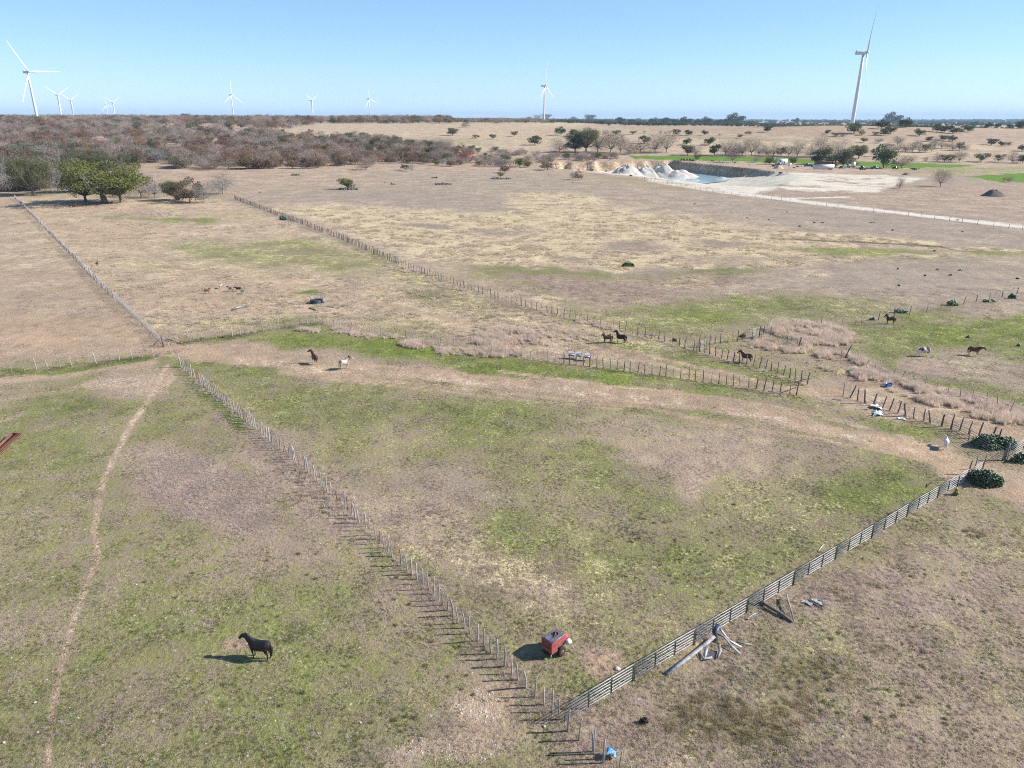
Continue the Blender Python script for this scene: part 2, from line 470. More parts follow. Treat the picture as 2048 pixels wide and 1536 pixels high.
pol([(1640, 652), (2048, 590), (3000, 450), (3000, 900), (2048, 830), (1680, 705), (1600, 690)], g=.76, y=.10, d=.05)
ell(1900, 665, 170, 28, -4, g=.85, y=.05)
ell(2010, 612, 110, 18, -8, r=.35, y=.5, g=.3)
ell(1990, 745, 150, 36, 10, y=.45, w=.12, g=.42)
ell(1850, 735, 60, 14, 8, r=.5, y=.3, g=.3)
lin([(1650, 690), (1700, 722), (1800, 762), (1900, 792), (2048, 828), (2200, 870)], 16, r=.8, d=.2, g=.25)
ell(1645, 668, 75, 22, 8, r=.8, d=.3, g=.25)
ell(1470, 712, 50, 8, 10, d=.5, g=.4, r=.2)
lin([(1790, 795), (1900, 825), (2048, 850)], 7, g=.65, r=.5)
ell(880, 830, 260, 34, 2, g=.74, d=.05)
ell(560, 790, 130, 36, 20, g=.68, d=.08)
ell(1400, 875, 280, 34, 10, y=.4, g=.42, d=.25)
ell(1290, 890, 130, 20, 8, g=.35, d=.45)
ell(1390, 950, 60, 40, -60, y=.5, d=.45, g=.2)
ell(1300, 925, 70, 14, 4, d=.4, y=.4, g=.25)
ell(1500, 905, 60, 34, -60, d=.4, g=.3)
ell(850, 1040, 120, 50, 10, r=.45, d=.3, g=.3, s=.15)
ell(1010, 1150, 150, 46, 20, s=.45, g=.4)
ell(930, 980, 160, 40, 10, y=.45, g=.4)
ell(1480, 1080, 300, 80, -20, g=.62, s=.15)
ell(1740, 985, 130, 40, 0, g=.85)
ell(1215, 1312, 36, 26, 30, d=.9, r=.3, g=.05)
ell(1300, 1240, 60, 20, 0, g=.6, d=.2)
# left paddock
pol([(-900, 770), (-80, 752), (310, 714), (360, 714), (1120, 1440), (1230, 1650), (-900, 1900)], g=.57, y=.14, d=.12, s=0)
lin([(-40, 768), (150, 745), (310, 722)], 8, d=.65, g=.2)
lin([(-60, 735), (100, 748), (300, 716)], 5, g=.85, d=0)
lin([(-20, 800), (110, 786), (300, 735)], 5, d=.55, g=.3)
lin([(-20, 850), (50, 826), (150, 805)], 4, d=.65, g=.2)
ell(250, 770, 90, 26, -10, w=.25, d=.5, g=.2)
ell(120, 810, 120, 30, 0, g=.68, d=.05)
ell(80, 930, 120, 60, 0, g=.6)
lin([(335, 735), (315, 770), (300, 795), (262, 850), (225, 920), (200, 990), (190, 1060), (196, 1110), (172, 1180), (150, 1240), (122, 1330), (105, 1430), (95, 1560)], 5.6, d=1, w=.34, g=0, r=0, y=0)
lin([(345, 745), (320, 780)], 10, d=.7, w=.2)
ell(370, 960, 110, 55, 25, r=.8, g=.2, d=.15)
ell(480, 1010, 90, 50, 35, r=.6, g=.25)
ell(540, 920, 70, 50, 50, r=.65, g=.25)
ell(640, 1020, 60, 40, 50, r=.5, k=.1, g=.35)
lin([(440, 830), (560, 930), (760, 1130), (900, 1270)], 16, r=.3, g=.45)
lin([(365, 735), (420, 790), (480, 850)], 12, g=.92, r=0, d=0)
lin([(340, 885), (440, 1000), (530, 1080)], 3, g=.2, d=.4, r=.6, k=.2)
ell(960, 1412, 50, 36, -50, w=.2, d=.9, g=.05, y=0)
ell(900, 1500, 130, 26, -20, w=.1, d=.45, g=.3)
ell(500, 1300, 22, 12, 0, d=.85, g=.1)
ell(250, 1330, 170, 60, 0, g=.58)
# right foreground
pol([(1125, 1448), (1965, 935), (2048, 980), (3000, 1200), (3000, 1900), (1230, 1650)], g=.46, k=.03, r=.24, d=.12)
ell(1480, 1450, 170, 80, -10, k=.08, r=.35, g=.55)
ell(1620, 1360, 110, 50, 0, k=.06, g=.64, r=.22)
ell(1330, 1500, 120, 60, 0, g=.45, r=.4, s=.15)
ell(1970, 955, 90, 22, 10, d=.85, g=.08)
lin([(1960, 955), (2060, 990), (2300, 1060)], 26, d=.85, g=.1, r=.1)
ell(1870, 1215, 60, 22, 10, y=.7, r=.5)
ell(1800, 1100, 200, 60, -20, g=.5, r=.35, k=.1)
ell(1700, 1170, 150, 30, -20, r=.6, k=.15, g=.3)

def channels(X, Y, Z):
    px, py = proj(X, Y, Z)
    n = len(X)
    C = np.zeros((n, 8), np.float32)
    C[:] = [.45, .1, .16, .1, 0, 0, 0, .12]
    front = Y > 5
    s = np.clip((py - 230) / 900, .012, 1)          # how much a metre of edge wander is worth here
    wx = px + ((vnoise(X / 5, Y / 5, 31) - .5) * 60 + (vnoise(X / 1.3, Y / 1.3, 33) - .5) * 22) * s
    wy = py + ((vnoise(X / 5 + 40, Y / 5, 32) - .5) * 36 + (vnoise(X / 1.3, Y / 1.3 + 5, 34) - .5) * 12) * s
    for kind, a, ch in OPS:
        if kind == 'e':
            cx, cy, rx, ry, rot = a
            th = math.radians(rot); c, q = math.cos(th), math.sin(th)
            m = max(rx, ry) * 1.8
            box = front & (np.abs(wx - cx) < m) & (np.abs(wy - cy) < m)
            i = np.nonzero(box)[0]
            if not len(i): continue
            dx, dy = wx[i] - cx, wy[i] - cy
            d = np.hypot((dx * c + dy * q) / rx, (-dx * q + dy * c) / ry)
            mk = 1 - sm((d - .40) / 1.1)
        elif kind == 'l':
            pts, w = a
            xs, ys = [p[0] for p in pts], [p[1] for p in pts]
            w1 = np.full(n, float(w))
            box = front & (px > min(xs) - 3 * w) & (px < max(xs) + 3 * w) & (py > min(ys) - 3 * w) & (py < max(ys) + 3 * w)
            i = np.nonzero(box)[0]
            if not len(i): continue
            k = .35 if w > 6 else .12
            d = seg_dist(px[i] * (1 - k) + wx[i] * k, (py[i] * (1 - k) + wy[i] * k), pts) / w
            mk = 1 - sm((d - .5) / .8)
        else:
            pts, soft = a
            ins = inside(wx, wy, pts) & front
            i = np.nonzero(front)[0]
            d = seg_dist(wx[i], wy[i], pts, True)
            wid = (2.0 + 26 * s[i]) * soft
            sd = np.where(ins[i], d, -d)
            mk = sm(sd / wid * .5 + .5)
        for key, v in ch.items():
            j = CH[key]
            C[i, j] += (v - C[i, j]) * mk
    # broad natural variation of the turf
    v = (vnoise(X / 17, Y / 17, 41) - .5) * .22 + (vnoise(X / 4.5, Y / 4.5, 42) - .5) * .24
    C[:, 0] = np.clip(C[:, 0] + v * (C[:, 0] > .1) * (1 - C[:, 5]), 0, 1)
    C[:, 3] = np.clip(C[:, 3] + (vnoise(X / 7, Y / 7, 43) - .5) * .3 * (C[:, 3] > .05), 0, 1)
    return C

def ch_at(x, y):
    x = np.atleast_1d(np.asarray(x, float)); y = np.atleast_1d(np.asarray(y, float))
    return channels(x, y, H(x, y))

# ------------------------------------------------------------------ ground sheet
def build_ground():
    front = np.radians(np.linspace(-49, 49, 441))
    side = np.radians(np.arange(56, 305, 8.0))
    th = np.concatenate([front, side])                      # angle from +Y, clockwise
    rr = [0.6, 8.0, 15.0]
    r = 22.0
    while r < 400: rr.append(r); r *= 1.0082
    while r < 655: rr.append(r); r += 1.25
    while r < 2600: rr.append(r); r *= 1.0105
    while r < 20500: rr.append(r); r *= 1.07
    rr = np.array(rr)
    T, Rr = np.meshgrid(th, rr)
    X, Y = (np.sin(T) * Rr).ravel(), (np.cos(T) * Rr).ravel()
    Z = H(X, Y)
    nr, nt = len(rr), len(th)
    i, j = np.meshgrid(np.arange(nr - 1), np.arange(nt), indexing='ij')
    a = i * nt + j; b = i * nt + (j + 1) % nt; c = (i + 1) * nt + (j + 1) % nt; d = (i + 1) * nt + j
    F = np.stack([a.ravel(), d.ravel(), c.ravel(), b.ravel()], 1)
    V = np.stack([X, Y, Z], 1)
    V = np.concatenate([V, [[0, 0, h1(0, 0)]]])
    cidx = len(V) - 1
    tri = np.array([[cidx, k, (k + 1) % nt] for k in range(nt)])
    me = mesh_np('ground', V, [F, tri], None, True)
    C = channels(V[:, 0], V[:, 1], V[:, 2])
    for nm, sl in (('cha', C[:, :4]), ('chb', C[:, 4:])):
        at = me.attributes.new(nm, 'FLOAT_COLOR', 'POINT')
        at.data.foreach_set('color', np.ascontiguousarray(sl, np.float32).ravel())
    return me

GC = dict(olive=(.165, .175, .070), olive2=(.250, .235, .120), tan=(.385, .290, .235), tan2=(.490, .400, .335), green=(.150, .215, .045),
          straw=(.620, .520, .365), dirt=(.47, .365, .275), weed=(.44, .345, .285), dark=(.075, .068, .035),
          cal=(.700, .640, .540), cal2=(.560, .450, .320), crop=(.115, .200, .050), crop2=(.19, .265, .08), grey=(.285, .245, .205))

def ground_material():
    m = bpy.data.materials.new('pasture_soil_and_turf')
    m.use_nodes = True
    nt = m.node_tree; N = nt.nodes; Lk = nt.links
    b = N['Principled BSDF']
    b.inputs['Roughness'].default_value = 1.0
    b.inputs['Specular IOR Level'].default_value = .1
    geo = N.new('ShaderNodeNewGeometry')
    P = geo.outputs['Position']
    def attr(nm):
        a = N.new('ShaderNodeAttribute'); a.attribute_name = nm
        s = N.new('ShaderNodeSeparateColor'); Lk.new(a.outputs['Color'], s.inputs[0])
        return s.outputs[0], s.outputs[1], s.outputs[2], a.outputs['Alpha']
    g, s_, d_, r_ = attr('cha')
    k_, w_, c_, y_ = attr('chb')
    def noise(scale, detail=3, rough=.55, vec=None, off=None):
        n = N.new('ShaderNodeTexNoise'); n.inputs['Scale'].default_value = scale
        n.inputs['Detail'].default_value = detail; n.inputs['Roughness'].default_value = rough
        v = vec or P
        if off:
            mp = N.new('ShaderNodeVectorMath'); mp.operation = 'ADD'; mp.inputs[1].default_value = off
            Lk.new(v, mp.inputs[0]); v = mp.outputs[0]
        Lk.new(v, n.inputs['Vector'])
        return n.outputs[0]
    def M(op, a, b2=None, c=None, clamp=False):
        n = N.new('ShaderNodeMath'); n.operation = op; n.use_clamp = clamp
        for i, x in enumerate((a, b2, c)):
            if x is None: continue
            if isinstance(x, (int, float)): n.inputs[i].default_value = x
            else: Lk.new(x, n.inputs[i])
        return n.outputs[0]
    def step(x, lo, hi):
        n = N.new('ShaderNodeMapRange'); n.interpolation_type = 'SMOOTHSTEP'
        n.inputs[1].default_value = lo; n.inputs[2].default_value = hi
        Lk.new(x, n.inputs[0]); return n.outputs[0]
    def mix(f, a, b2):
        n = N.new('ShaderNodeMix'); n.data_type = 'RGBA'
        Lk.new(f, n.inputs[0]) if not isinstance(f, float) else setattr(n.inputs[0], 'default_value', f)
        for k, x in ((6, a), (7, b2)):
            if isinstance(x, tuple): n.inputs[k].default_value = (*x, 1)
            else: Lk.new(x, n.inputs[k])
        return n.outputs[2]
    n1 = noise(7.0, 4, .75)                 # blades and stones
    n1b = noise(16.0, 2, .6, off=(31, 7, 3))
    n2 = noise(2.6, 4, .65, off=(11, 3, 0))  # tufts
    n3 = noise(.55, 4, .6, off=(5, 40, 0))   # patches
    n4 = noise(.10, 4, .6, off=(50, 4, 0))
    comb = M('ADD', M('MULTIPLY', n1, .42), M('ADD', M('MULTIPLY', n2, .40), M('ADD', M('MULTIPLY', n3, .34), M('MULTIPLY', n4, .22))))
    comb = M('SUBTRACT', comb, .19)         # centred near .5
    comb2 = M('ADD', M('MULTIPLY', n1b, .45), M('ADD', M('MULTIPLY', noise(3.4, 4, .65, off=(77, 3, 9)), .45), M('ADD', M('MULTIPLY', noise(.8, 3, .6, off=(7, 93, 9)), .35), -.12)))
    def fac(w, n, soft=.16, gain=1.5):
        x = M('ADD', w, M('MULTIPLY', M('SUBTRACT', n, .5), gain * 2.1))
        f = step(x, .5 - soft * 1.6, .5 + soft * 1.6)
        return M('MULTIPLY', f, step(w, .01, .12))
    tan = mix(step(n1b, .38, .66), GC['tan'], GC['tan2'])
    olive = mix(step(n2, .35, .65), GC['olive'], GC['olive2'])
    col = mix(fac(g, comb, .20, 1.7), tan, olive)
    col = mix(M('MULTIPLY', fac(M('SUBTRACT', g, .33), comb2, .2, 1.3), .75), col, GC['green'])
    grey = mix(step(n1, .35, .65), GC['grey'], (.355, .30, .255))
    col = mix(M('MULTIPLY', fac(y_, comb2, .25, 1.2), .85), col, grey)
    weed = mix(step(n1, .36, .64), GC['weed'], (.29, .22, .185))
    col = mix(M('MULTIPLY', fac(r_, comb2, .18, 1.5), .85), col, weed)
    straw = mix(step(n1, .32, .6), (.44, .345, .24), GC['straw'])
    col = mix(fac(s_, comb, .2, 1.7), col, straw)
    dirt = mix(step(n1b, .3, .7), (.39, .29, .21), GC['dirt'])
    col = mix(fac(d_, comb2, .22, 1.3), col, dirt)
    dk = fac(k_, comb2, .2, 1.6)
    col = mix(M('MULTIPLY', dk, .8), col, GC['dark'])
    crop = mix(step(n2, .30, .70), GC['crop'], GC['crop2'])
    col = mix(step(c_, .4, .6), col, crop)
    # bleached stone: floor white, cut faces banded ochre
    sepn = N.new('ShaderNodeSeparateXYZ'); Lk.new(geo.outputs['True Normal'], sepn.inputs[0])
    steep = step(sepn.outputs[2], .92, .6)
    stretch = N.new('ShaderNodeMapping'); stretch.inputs['Scale'].default_value = (.45, .45, 1.6); Lk.new(P, stretch.inputs[0])
    nb = noise(1.0, 5, .7, vec=stretch.outputs[0])
    cliff = mix(step(nb, .38, .6), (.64, .55, .44), (.44, .31, .20))
    floor = mix(step(n3, .35, .7), GC['cal'], (.60, .54, .45))
    cal = mix(steep, floor, cliff)
    col = mix(fac(w_, comb, .14, 1.1), col, cal)
    # stones and droppings
    def specks(scale, size, keep, off):
        v = N.new('ShaderNodeTexVoronoi'); v.inputs['Scale'].default_value = scale
        mp = N.new('ShaderNodeVectorMath'); mp.operation = 'ADD'; mp.inputs[1].default_value = off
        Lk.new(P, mp.inputs[0]); Lk.new(mp.outputs[0], v.inputs['Vector'])
        sc = N.new('ShaderNodeSeparateColor'); Lk.new(v.outputs['Color'], sc.inputs[0])
        a = M('LESS_THAN', v.outputs['Distance'], M('MULTIPLY', sc.outputs[1], size))
        return M('MULTIPLY', a, M('LESS_THAN', sc.outputs[0], keep))
    col = mix(M('MULTIPLY', specks(2.2, .22, .22, (3, 4, 0)), .8), col, (.58, .54, .46))
    col = mix(M('MULTIPLY', specks(6.0, .45, .25, (8, 1, 0)), M('MAXIMUM', .28, M('MULTIPLY', w_, 1.0))), col, (.62, .57, .49))
    col = mix(M('MULTIPLY', specks(1.3, .3, .12, (1, 9, 0)), .55), col, (.07, .055, .035))
    # brightness grain
    var = M('ADD', M('MULTIPLY', n1, 1.35), M('ADD', M('MULTIPLY', n2, .70), M('ADD', M('MULTIPLY', n3, .9), M('MULTIPLY', n4, .8))))
    var = M('SUBTRACT', var, .93)
    hs = N.new('ShaderNodeHueSaturation'); Lk.new(col, hs.inputs['Color']); Lk.new(var, hs.inputs['Value']); hs.inputs['Saturation'].default_value = 1.22
    Lk.new(hs.outputs[0], b.inputs['Base Color'])
    bp = N.new('ShaderNodeBump'); bp.inputs['Strength'].default_value = .9; bp.inputs['Distance'].default_value = .10
    Lk.new(M('ADD', M('MULTIPLY', n1, .7), M('MULTIPLY', n2, 1.5)), bp.inputs['Height'])
    Lk.new(bp.outputs[0], b.inputs['Normal'])
    return m
gme = build_ground()
gme.materials.append(ground_material())
ground = tag(link('ground', gme), kind='structure')

# ================================================================== shared materials
m_postgrey = nmat('weathered_cedar', (.43, .39, .36), .9, (.27, .235, .21), 9, bump=.01, rnd=.3)
m_postdark = nmat('dark_cedar', (.16, .135, .12), .9, (.09, .075, .065), 9, rnd=.3)
m_postrust = nmat('red_oxide_steel', (.36, .105, .06), .7, (.23, .08, .05), 20, rnd=.2)
m_wire = nmat('fence_wire', (.30, .28, .26), .5, metal=.7)
m_pipe = nmat('galvanised_pipe', (.52, .53, .54), .5, (.40, .40, .39), 3, metal=.2)
m_pipedk = nmat('dark_pipe_upright', (.07, .085, .095), .5, (.11, .08, .06), 5, metal=.4)
m_piperust = nmat('rusty_pipe', (.23, .13, .09), .75, (.14, .09, .07), 7)
m_bark = nmat('grey_bark', (.20, .175, .155), .95, (.11, .095, .085), 3, rnd=.2)
m_palebark = nmat('pale_lichen_bark', (.40, .385, .36), .95, (.24, .22, .20), 2, rnd=.15)
m_live = nmat('live_oak_leaves', (.045, .068, .026), .7, (.075, .095, .036), 1.2, rnd=.3, translucent=True)
m_olive = nmat('olive_oak_leaves', (.13, .14, .06), .75, (.18, .165, .085), 1.2, rnd=.3, translucent=True)
m_yel = nmat('yellow_green_leaves', (.20, .20, .045), .75, (.12, .14, .04), 1.0, rnd=.25, translucent=True)
m_rust = nmat('dead_red_brown_leaves', (.34, .15, .075), .85, (.24, .13, .085), 1.3, rnd=.35, translucent=True)
m_brown = nmat('dry_brown_leaves', (.30, .19, .11), .85, (.20, .145, .10), 1.3, rnd=.35, translucent=True)
m_twig = nmat('bare_grey_twigs', (.38, .295, .24), .95, (.27, .21, .17), 1.5, rnd=.3)
m_paletwig = nmat('pale_grey_twigs', (.33, .31, .29), .95, (.22, .20, .185), 1.5, rnd=.25)
m_white = nmat('white_paint', (.80, .80, .79), .45, (.74, .74, .73), .3)
m_turb = nmat('pale_grey_turbine_paint', (.72, .73, .74), .5, (.68, .69, .70), .1)
m_cactus = nmat('prickly_pear_green', (.10, .165, .085), .5, (.16, .22, .13), 3, rnd=.15)
m_cactdry = nmat('prickly_pear_yellowing', (.35, .30, .10), .7, (.20, .20, .07), 3)
m_black = nmat('black_rubber', (.02, .02, .021), .8)
m_rustsheet = nmat('rust_sheet', (.30, .115, .06), .75, (.18, .075, .045), 2.5)
m_tin = nmat('weathered_tin', (.42, .42, .43), .5, (.28, .26, .25), 3, metal=.45)
m_stone = nmat('limestone', (.58, .54, .47), .95, (.42, .37, .31), 2, rnd=.15)
m_darkstone = nmat('dark_heap_stone', (.17, .15, .135), .95, (.09, .08, .07), 1.5, rnd=.2)
m_spoil = nmat('white_quarry_spoil', (.60, .55, .48), .95, (.46, .42, .37), .35, bump=.15, bscale=1.5)
m_sand = nmat('tan_sand', (.55, .45, .31), .95, (.48, .38, .26), .5)
m_darksoil = nmat('dark_soil_heap', (.12, .10, .085), .95, (.18, .145, .11), 1.2, bump=.2, bscale=2)

# ================================================================== instancing for what nobody could count
def scatter(name, temps, P, rz, sc, kinds, label=None):
    """one object of kind stuff: copies of template meshes on surveyed points (geometry nodes)"""
    P = np.asarray(P, np.float32)
    me = bpy.data.meshes.new(name)
    me.vertices.add(len(P)); me.vertices.foreach_set('co', P.ravel())
    for nm, arr, ty in (('rz', rz, 'FLOAT'), ('sc', sc, 'FLOAT'), ('kd', kinds, 'INT')):
        at = me.attributes.new(nm, ty, 'POINT')
        at.data.foreach_set('value', np.ascontiguousarray(arr, np.float32 if ty == 'FLOAT' else np.int32))
    o = link(name, me)
    o['kind'] = 'stuff'
    if label: o['label'] = label
    ng = bpy.data.node_groups.new(name, 'GeometryNodeTree')
    ng.interface.new_socket('Geometry', in_out='INPUT', socket_type='NodeSocketGeometry')
    ng.interface.new_socket('Geometry', in_out='OUTPUT', socket_type='NodeSocketGeometry')
    gi = ng.nodes.new('NodeGroupInput'); go = ng.nodes.new('NodeGroupOutput')
    m2p = ng.nodes.new('GeometryNodeMeshToPoints'); ng.links.new(gi.outputs[0], m2p.inputs[0])
    jn = ng.nodes.new('GeometryNodeJoinGeometry')
    def named(nm, ty):
        n = ng.nodes.new('GeometryNodeInputNamedAttribute'); n.data_type = ty; n.inputs[0].default_value = nm
        return n.outputs[0]
    rzo, sco, kdo = named('rz', 'FLOAT'), named('sc', 'FLOAT'), named('kd', 'INT')
    cx = ng.nodes.new('ShaderNodeCombineXYZ'); ng.links.new(rzo, cx.inputs[2])
    for k, t in enumerate(temps):
        to = bpy.data.objects.new(name + '_template', t)
        oi = ng.nodes.new('GeometryNodeObjectInfo'); oi.inputs[0].default_value = to
        cmpn = ng.nodes.new('FunctionNodeCompare'); cmpn.data_type = 'INT'; cmpn.operation = 'EQUAL'
        ng.links.new(kdo, cmpn.inputs[2]); cmpn.inputs[3].default_value = k
        iop = ng.nodes.new('GeometryNodeInstanceOnPoints')
        ng.links.new(m2p.outputs[0], iop.inputs['Points'])
        ng.links.new(cmpn.outputs[0], iop.inputs['Selection'])
        ng.links.new(oi.outputs['Geometry'], iop.inputs['Instance'])
        ng.links.new(cx.outputs[0], iop.inputs['Rotation'])
        ng.links.new(sco, iop.inputs['Scale'])
        ng.links.new(iop.outputs[0], jn.inputs[0])
    ng.links.new(jn.outputs[0], go.inputs[0])
    md = o.modifiers.new('copies', 'NODES'); md.node_group = ng
    return o

# ================================================================== trees
def leaf_quads(C, size, rng, flat=.0):
    n = len(C)
    a = rng.normal(size=(n, 3)); a /= np.linalg.norm(a, axis=1)[:, None]
    b = rng.normal(size=(n, 3)); b = np.cross(a, b); b /= np.linalg.norm(b, axis=1)[:, None]
    s = (size * rng.uniform(.6, 1.35, n))[:, None]
    V = np.stack([C - a * s, C - b * s * .55, C + a * s, C + b * s * .55], 1).reshape(-1, 3)
    F = np.arange(4 * n).reshape(n, 4)
    return V, F

def twig_tris(C, L, w, rng, up=.35, out=None):
    n = len(C)
    d = rng.normal(size=(n, 3)); d /= np.linalg.norm(d, axis=1)[:, None]
    if out is not None: d = d * .7 + out
    d[:, 2] += up; d /= np.linalg.norm(d, axis=1)[:, None]
    b = np.cross(d, rng.normal(size=(n, 3))); b /= np.linalg.norm(b, axis=1)[:, None]
    l = (L * rng.uniform(.5, 1.4, n))[:, None]
    V = np.stack([C - b * w, C + b * w, C + d * l], 1).reshape(-1, 3)
    return V, np.arange(3 * n).reshape(n, 3)

def lobes(rng, n, W, Hh, trunk):
    out = []
    for i in range(n):
        a = 2 * math.pi * (i / n) + rng.uniform(-.5, .5)
        r = W * .5 * math.sqrt(rng.uniform(.02, .62))
        z = trunk + (Hh - trunk) * (rng.uniform(.10, .82) * (1 - .35 * (r / (W * .5)) ** 2))
        out.append((r * math.cos(a), r * math.sin(a), z, W * rng.uniform(.15, .25)))
    return out

def tree_meshes(seed, kind, W=10.0, Hh=7.8, trunk=1.35, n=900, leaf=None, nl=None):
    rng = np.random.default_rng(seed)
    lb = lobes(rng, nl or (17 if kind in ('live', 'yel') else 13), W, Hh, trunk)
    if nl: lb = [(x, y, z, r * .62) for x, y, z, r in lb]
    T = MB()
    lean = rng.uniform(-.5, .5, 2)
    top = np.array([lean[0], lean[1], trunk])
    tr = .30 if kind in ('live', 'yel', 'olive') else .22
    T.tube([(0, 0, -.3), (lean[0] * .4, lean[1] * .4, trunk * .55), tuple(top)], [tr * 1.3, tr, tr * .85], 6)
    for (x, y, z, r) in lb:
        mid = (top[0] + (x - top[0]) * .5 + rng.uniform(-.4, .4), top[1] + (y - top[1]) * .5 + rng.uniform(-.4, .4), trunk + (z - trunk) * .42)
        T.tube([tuple(top), mid, (x, y, z), (x * 1.2, y * 1.2, z + r * .6)], [tr * .6, tr * .36, tr * .18, .03], 4, cap=False)
    Cn = MB()
    per = n // len(lb)
    if kind in ('live', 'olive', 'yel', 'rust', 'brown'):
        for (x, y, z, r) in lb:
            v = rng.normal(size=(per, 3)); v /= np.linalg.norm(v, axis=1)[:, None]
            v *= (r * rng.uniform(.35, 1.12, per) ** .6)[:, None]
            v[:, 2] *= .62
            C = v + np.array([x, y, z])
            V, F = leaf_quads(C, leaf or (.34 if kind != 'rust' else .26), rng)
            Cn.add(V, F)
        if kind in ('rust', 'brown', 'olive'):
            for (x, y, z, r) in lb:
                v = rng.normal(size=(per // 2, 3)); v *= r * .55; v[:, 2] *= .7
                V, F = twig_tris(v + np.array([x, y, z]), 1.0, .03, rng)
                Cn.add(V, t=F)
    else:
        for (x, y, z, r) in lb:
            v = rng.normal(size=(per * 2, 3)); v *= r * .62; v[:, 2] *= .75
            out = v / (np.linalg.norm(v, axis=1)[:, None] + 1e-6)
            V, F = twig_tris(v + np.array([x, y, z]), 1.15, .032, rng, .3, out)
            Cn.add(V, t=F)
    return T, Cn

KM = dict(live=(m_live, m_bark), olive=(m_olive, m_bark), yel=(m_yel, m_bark), rust=(m_rust, m_bark), brown=(m_brown, m_bark),
          bare=(m_twig, m_bark), pale=(m_paletwig, m_palebark))
TREES, WHOLE = {}, {}
for ki, (k, (cm, bm)) in enumerate(KM.items()):
    for v in range(3):
        T, Cn = tree_meshes(100 + ki * 10 + v, k, n=1500 if k in ('live', 'yel') else 1000)
        TREES[k, v] = (T.mesh('trunk', bm, True), Cn.mesh('crown', cm))
        # the same tree as one mesh, for the woodland mass
        W = MB(); W.v, W.q, W.t, W.n = list(T.v), list(T.q), list(T.t), T.n
        nf = sum(len(x) for x in T.q) , sum(len(x) for x in T.t)
        me = mesh_np('whole_tree', np.concatenate(T.v + [a for a in Cn.v]),
                     [np.concatenate(T.q + ([np.concatenate(Cn.q) + T.n] if Cn.q else [])),
                      np.concatenate((T.t if T.t else [np.zeros((0, 3), int)]) + ([np.concatenate(Cn.t) + T.n] if Cn.t else [np.zeros((0, 3), int)]))])
        me.materials.append(cm); me.materials.append(bm)
        mi = np.zeros(len(me.polygons), np.int32)
        q0 = sum(len(x) for x in T.q); qc = sum(len(x) for x in Cn.q)
        mi[:q0] = 1
        t0 = sum(len(x) for x in T.t)
        mi[q0 + qc:q0 + qc + t0] = 1
        me.polygons.foreach_set('material_index', mi)
        WHOLE[k, v] = me

for bk in ('yel', 'olive'):
    for v in range(3):
        T, Cn = tree_meshes(300 + v + (10 if bk == 'olive' else 0), bk, n=7000, leaf=.13, nl=34)
        TREES['big_' + bk, v] = (T.mesh('trunk', m_bark, True), Cn.mesh('crown', KM[bk][0]))

def plant_tree(p, scale, kind, var, rz, label, group=None, hz=1.0, name=None, cat='tree'):
    root = empty(name or {'live': 'live_oak', 'olive': 'oak_tree', 'yel': 'live_oak', 'rust': 'red_oak', 'brown': 'oak_tree', 'bare': 'bare_tree', 'pale': 'bare_tree'}[kind],
                 p, rz, label, cat, group)
    root.scale = (scale, scale, scale * hz)
    t, c = TREES[('big_' + kind) if scale > 1.3 and kind in ('yel', 'olive') else kind, var % 3]
    link('trunk', t, root); link('crown', c, root)
    return root

ORD = ['', 'second ', 'third ', 'fourth ', 'fifth ', 'sixth ', 'seventh ', 'eighth ', 'ninth ', 'tenth ', 'eleventh ', 'twelfth ', 'thirteenth ',
       'fourteenth ', 'fifteenth ', 'sixteenth ', 'seventeenth ', 'eighteenth ', 'nineteenth ', 'twentieth ', 'twenty-first ', 'twenty-second ',
       'twenty-third ', 'twenty-fourth ', 'twenty-fifth ', 'twenty-sixth ', 'twenty-seventh ', 'twenty-eighth ', 'twenty-ninth ', 'thirtieth ',
       'thirty-first ', 'thirty-second ', 'thirty-third ', 'thirty-fourth ', 'thirty-fifth ', 'thirty-sixth ', 'thirty-seventh ', 'thirty-eighth ']
def tree_row(lst, group, where, gs=1.0, gh=1.0):
    """trees read off the photo: (pixel x, base row, crown width in pixels, kind[, height factor])"""
    word = dict(live='dark evergreen live oak', olive='olive-brown leafed oak', yel='yellow-green leafed oak', rust='red-brown leafed oak',
                brown='dry brown leafed oak', bare='leafless grey tree', pale='pale leafless tree')
    cnt = {}
    for i, t in enumerate(sorted(lst)):
        px, py, w, k = t[:4]
        hz = t[4] if len(t) > 4 else 1.0
        p = G(px, py)
        s = w / ppm(p) / 8.8 * gs
        n = cnt.get(k, 0); cnt[k] = n + 1
        lab = word[k] + ' ' + where + ', ' + (ORD[n] + 'such from the left' if n else 'leftmost such')
        plant_tree(p, s, k, i + int(px), R.uniform(0, 6.28), lab, group, hz * gh * R.uniform(.92, 1.08))

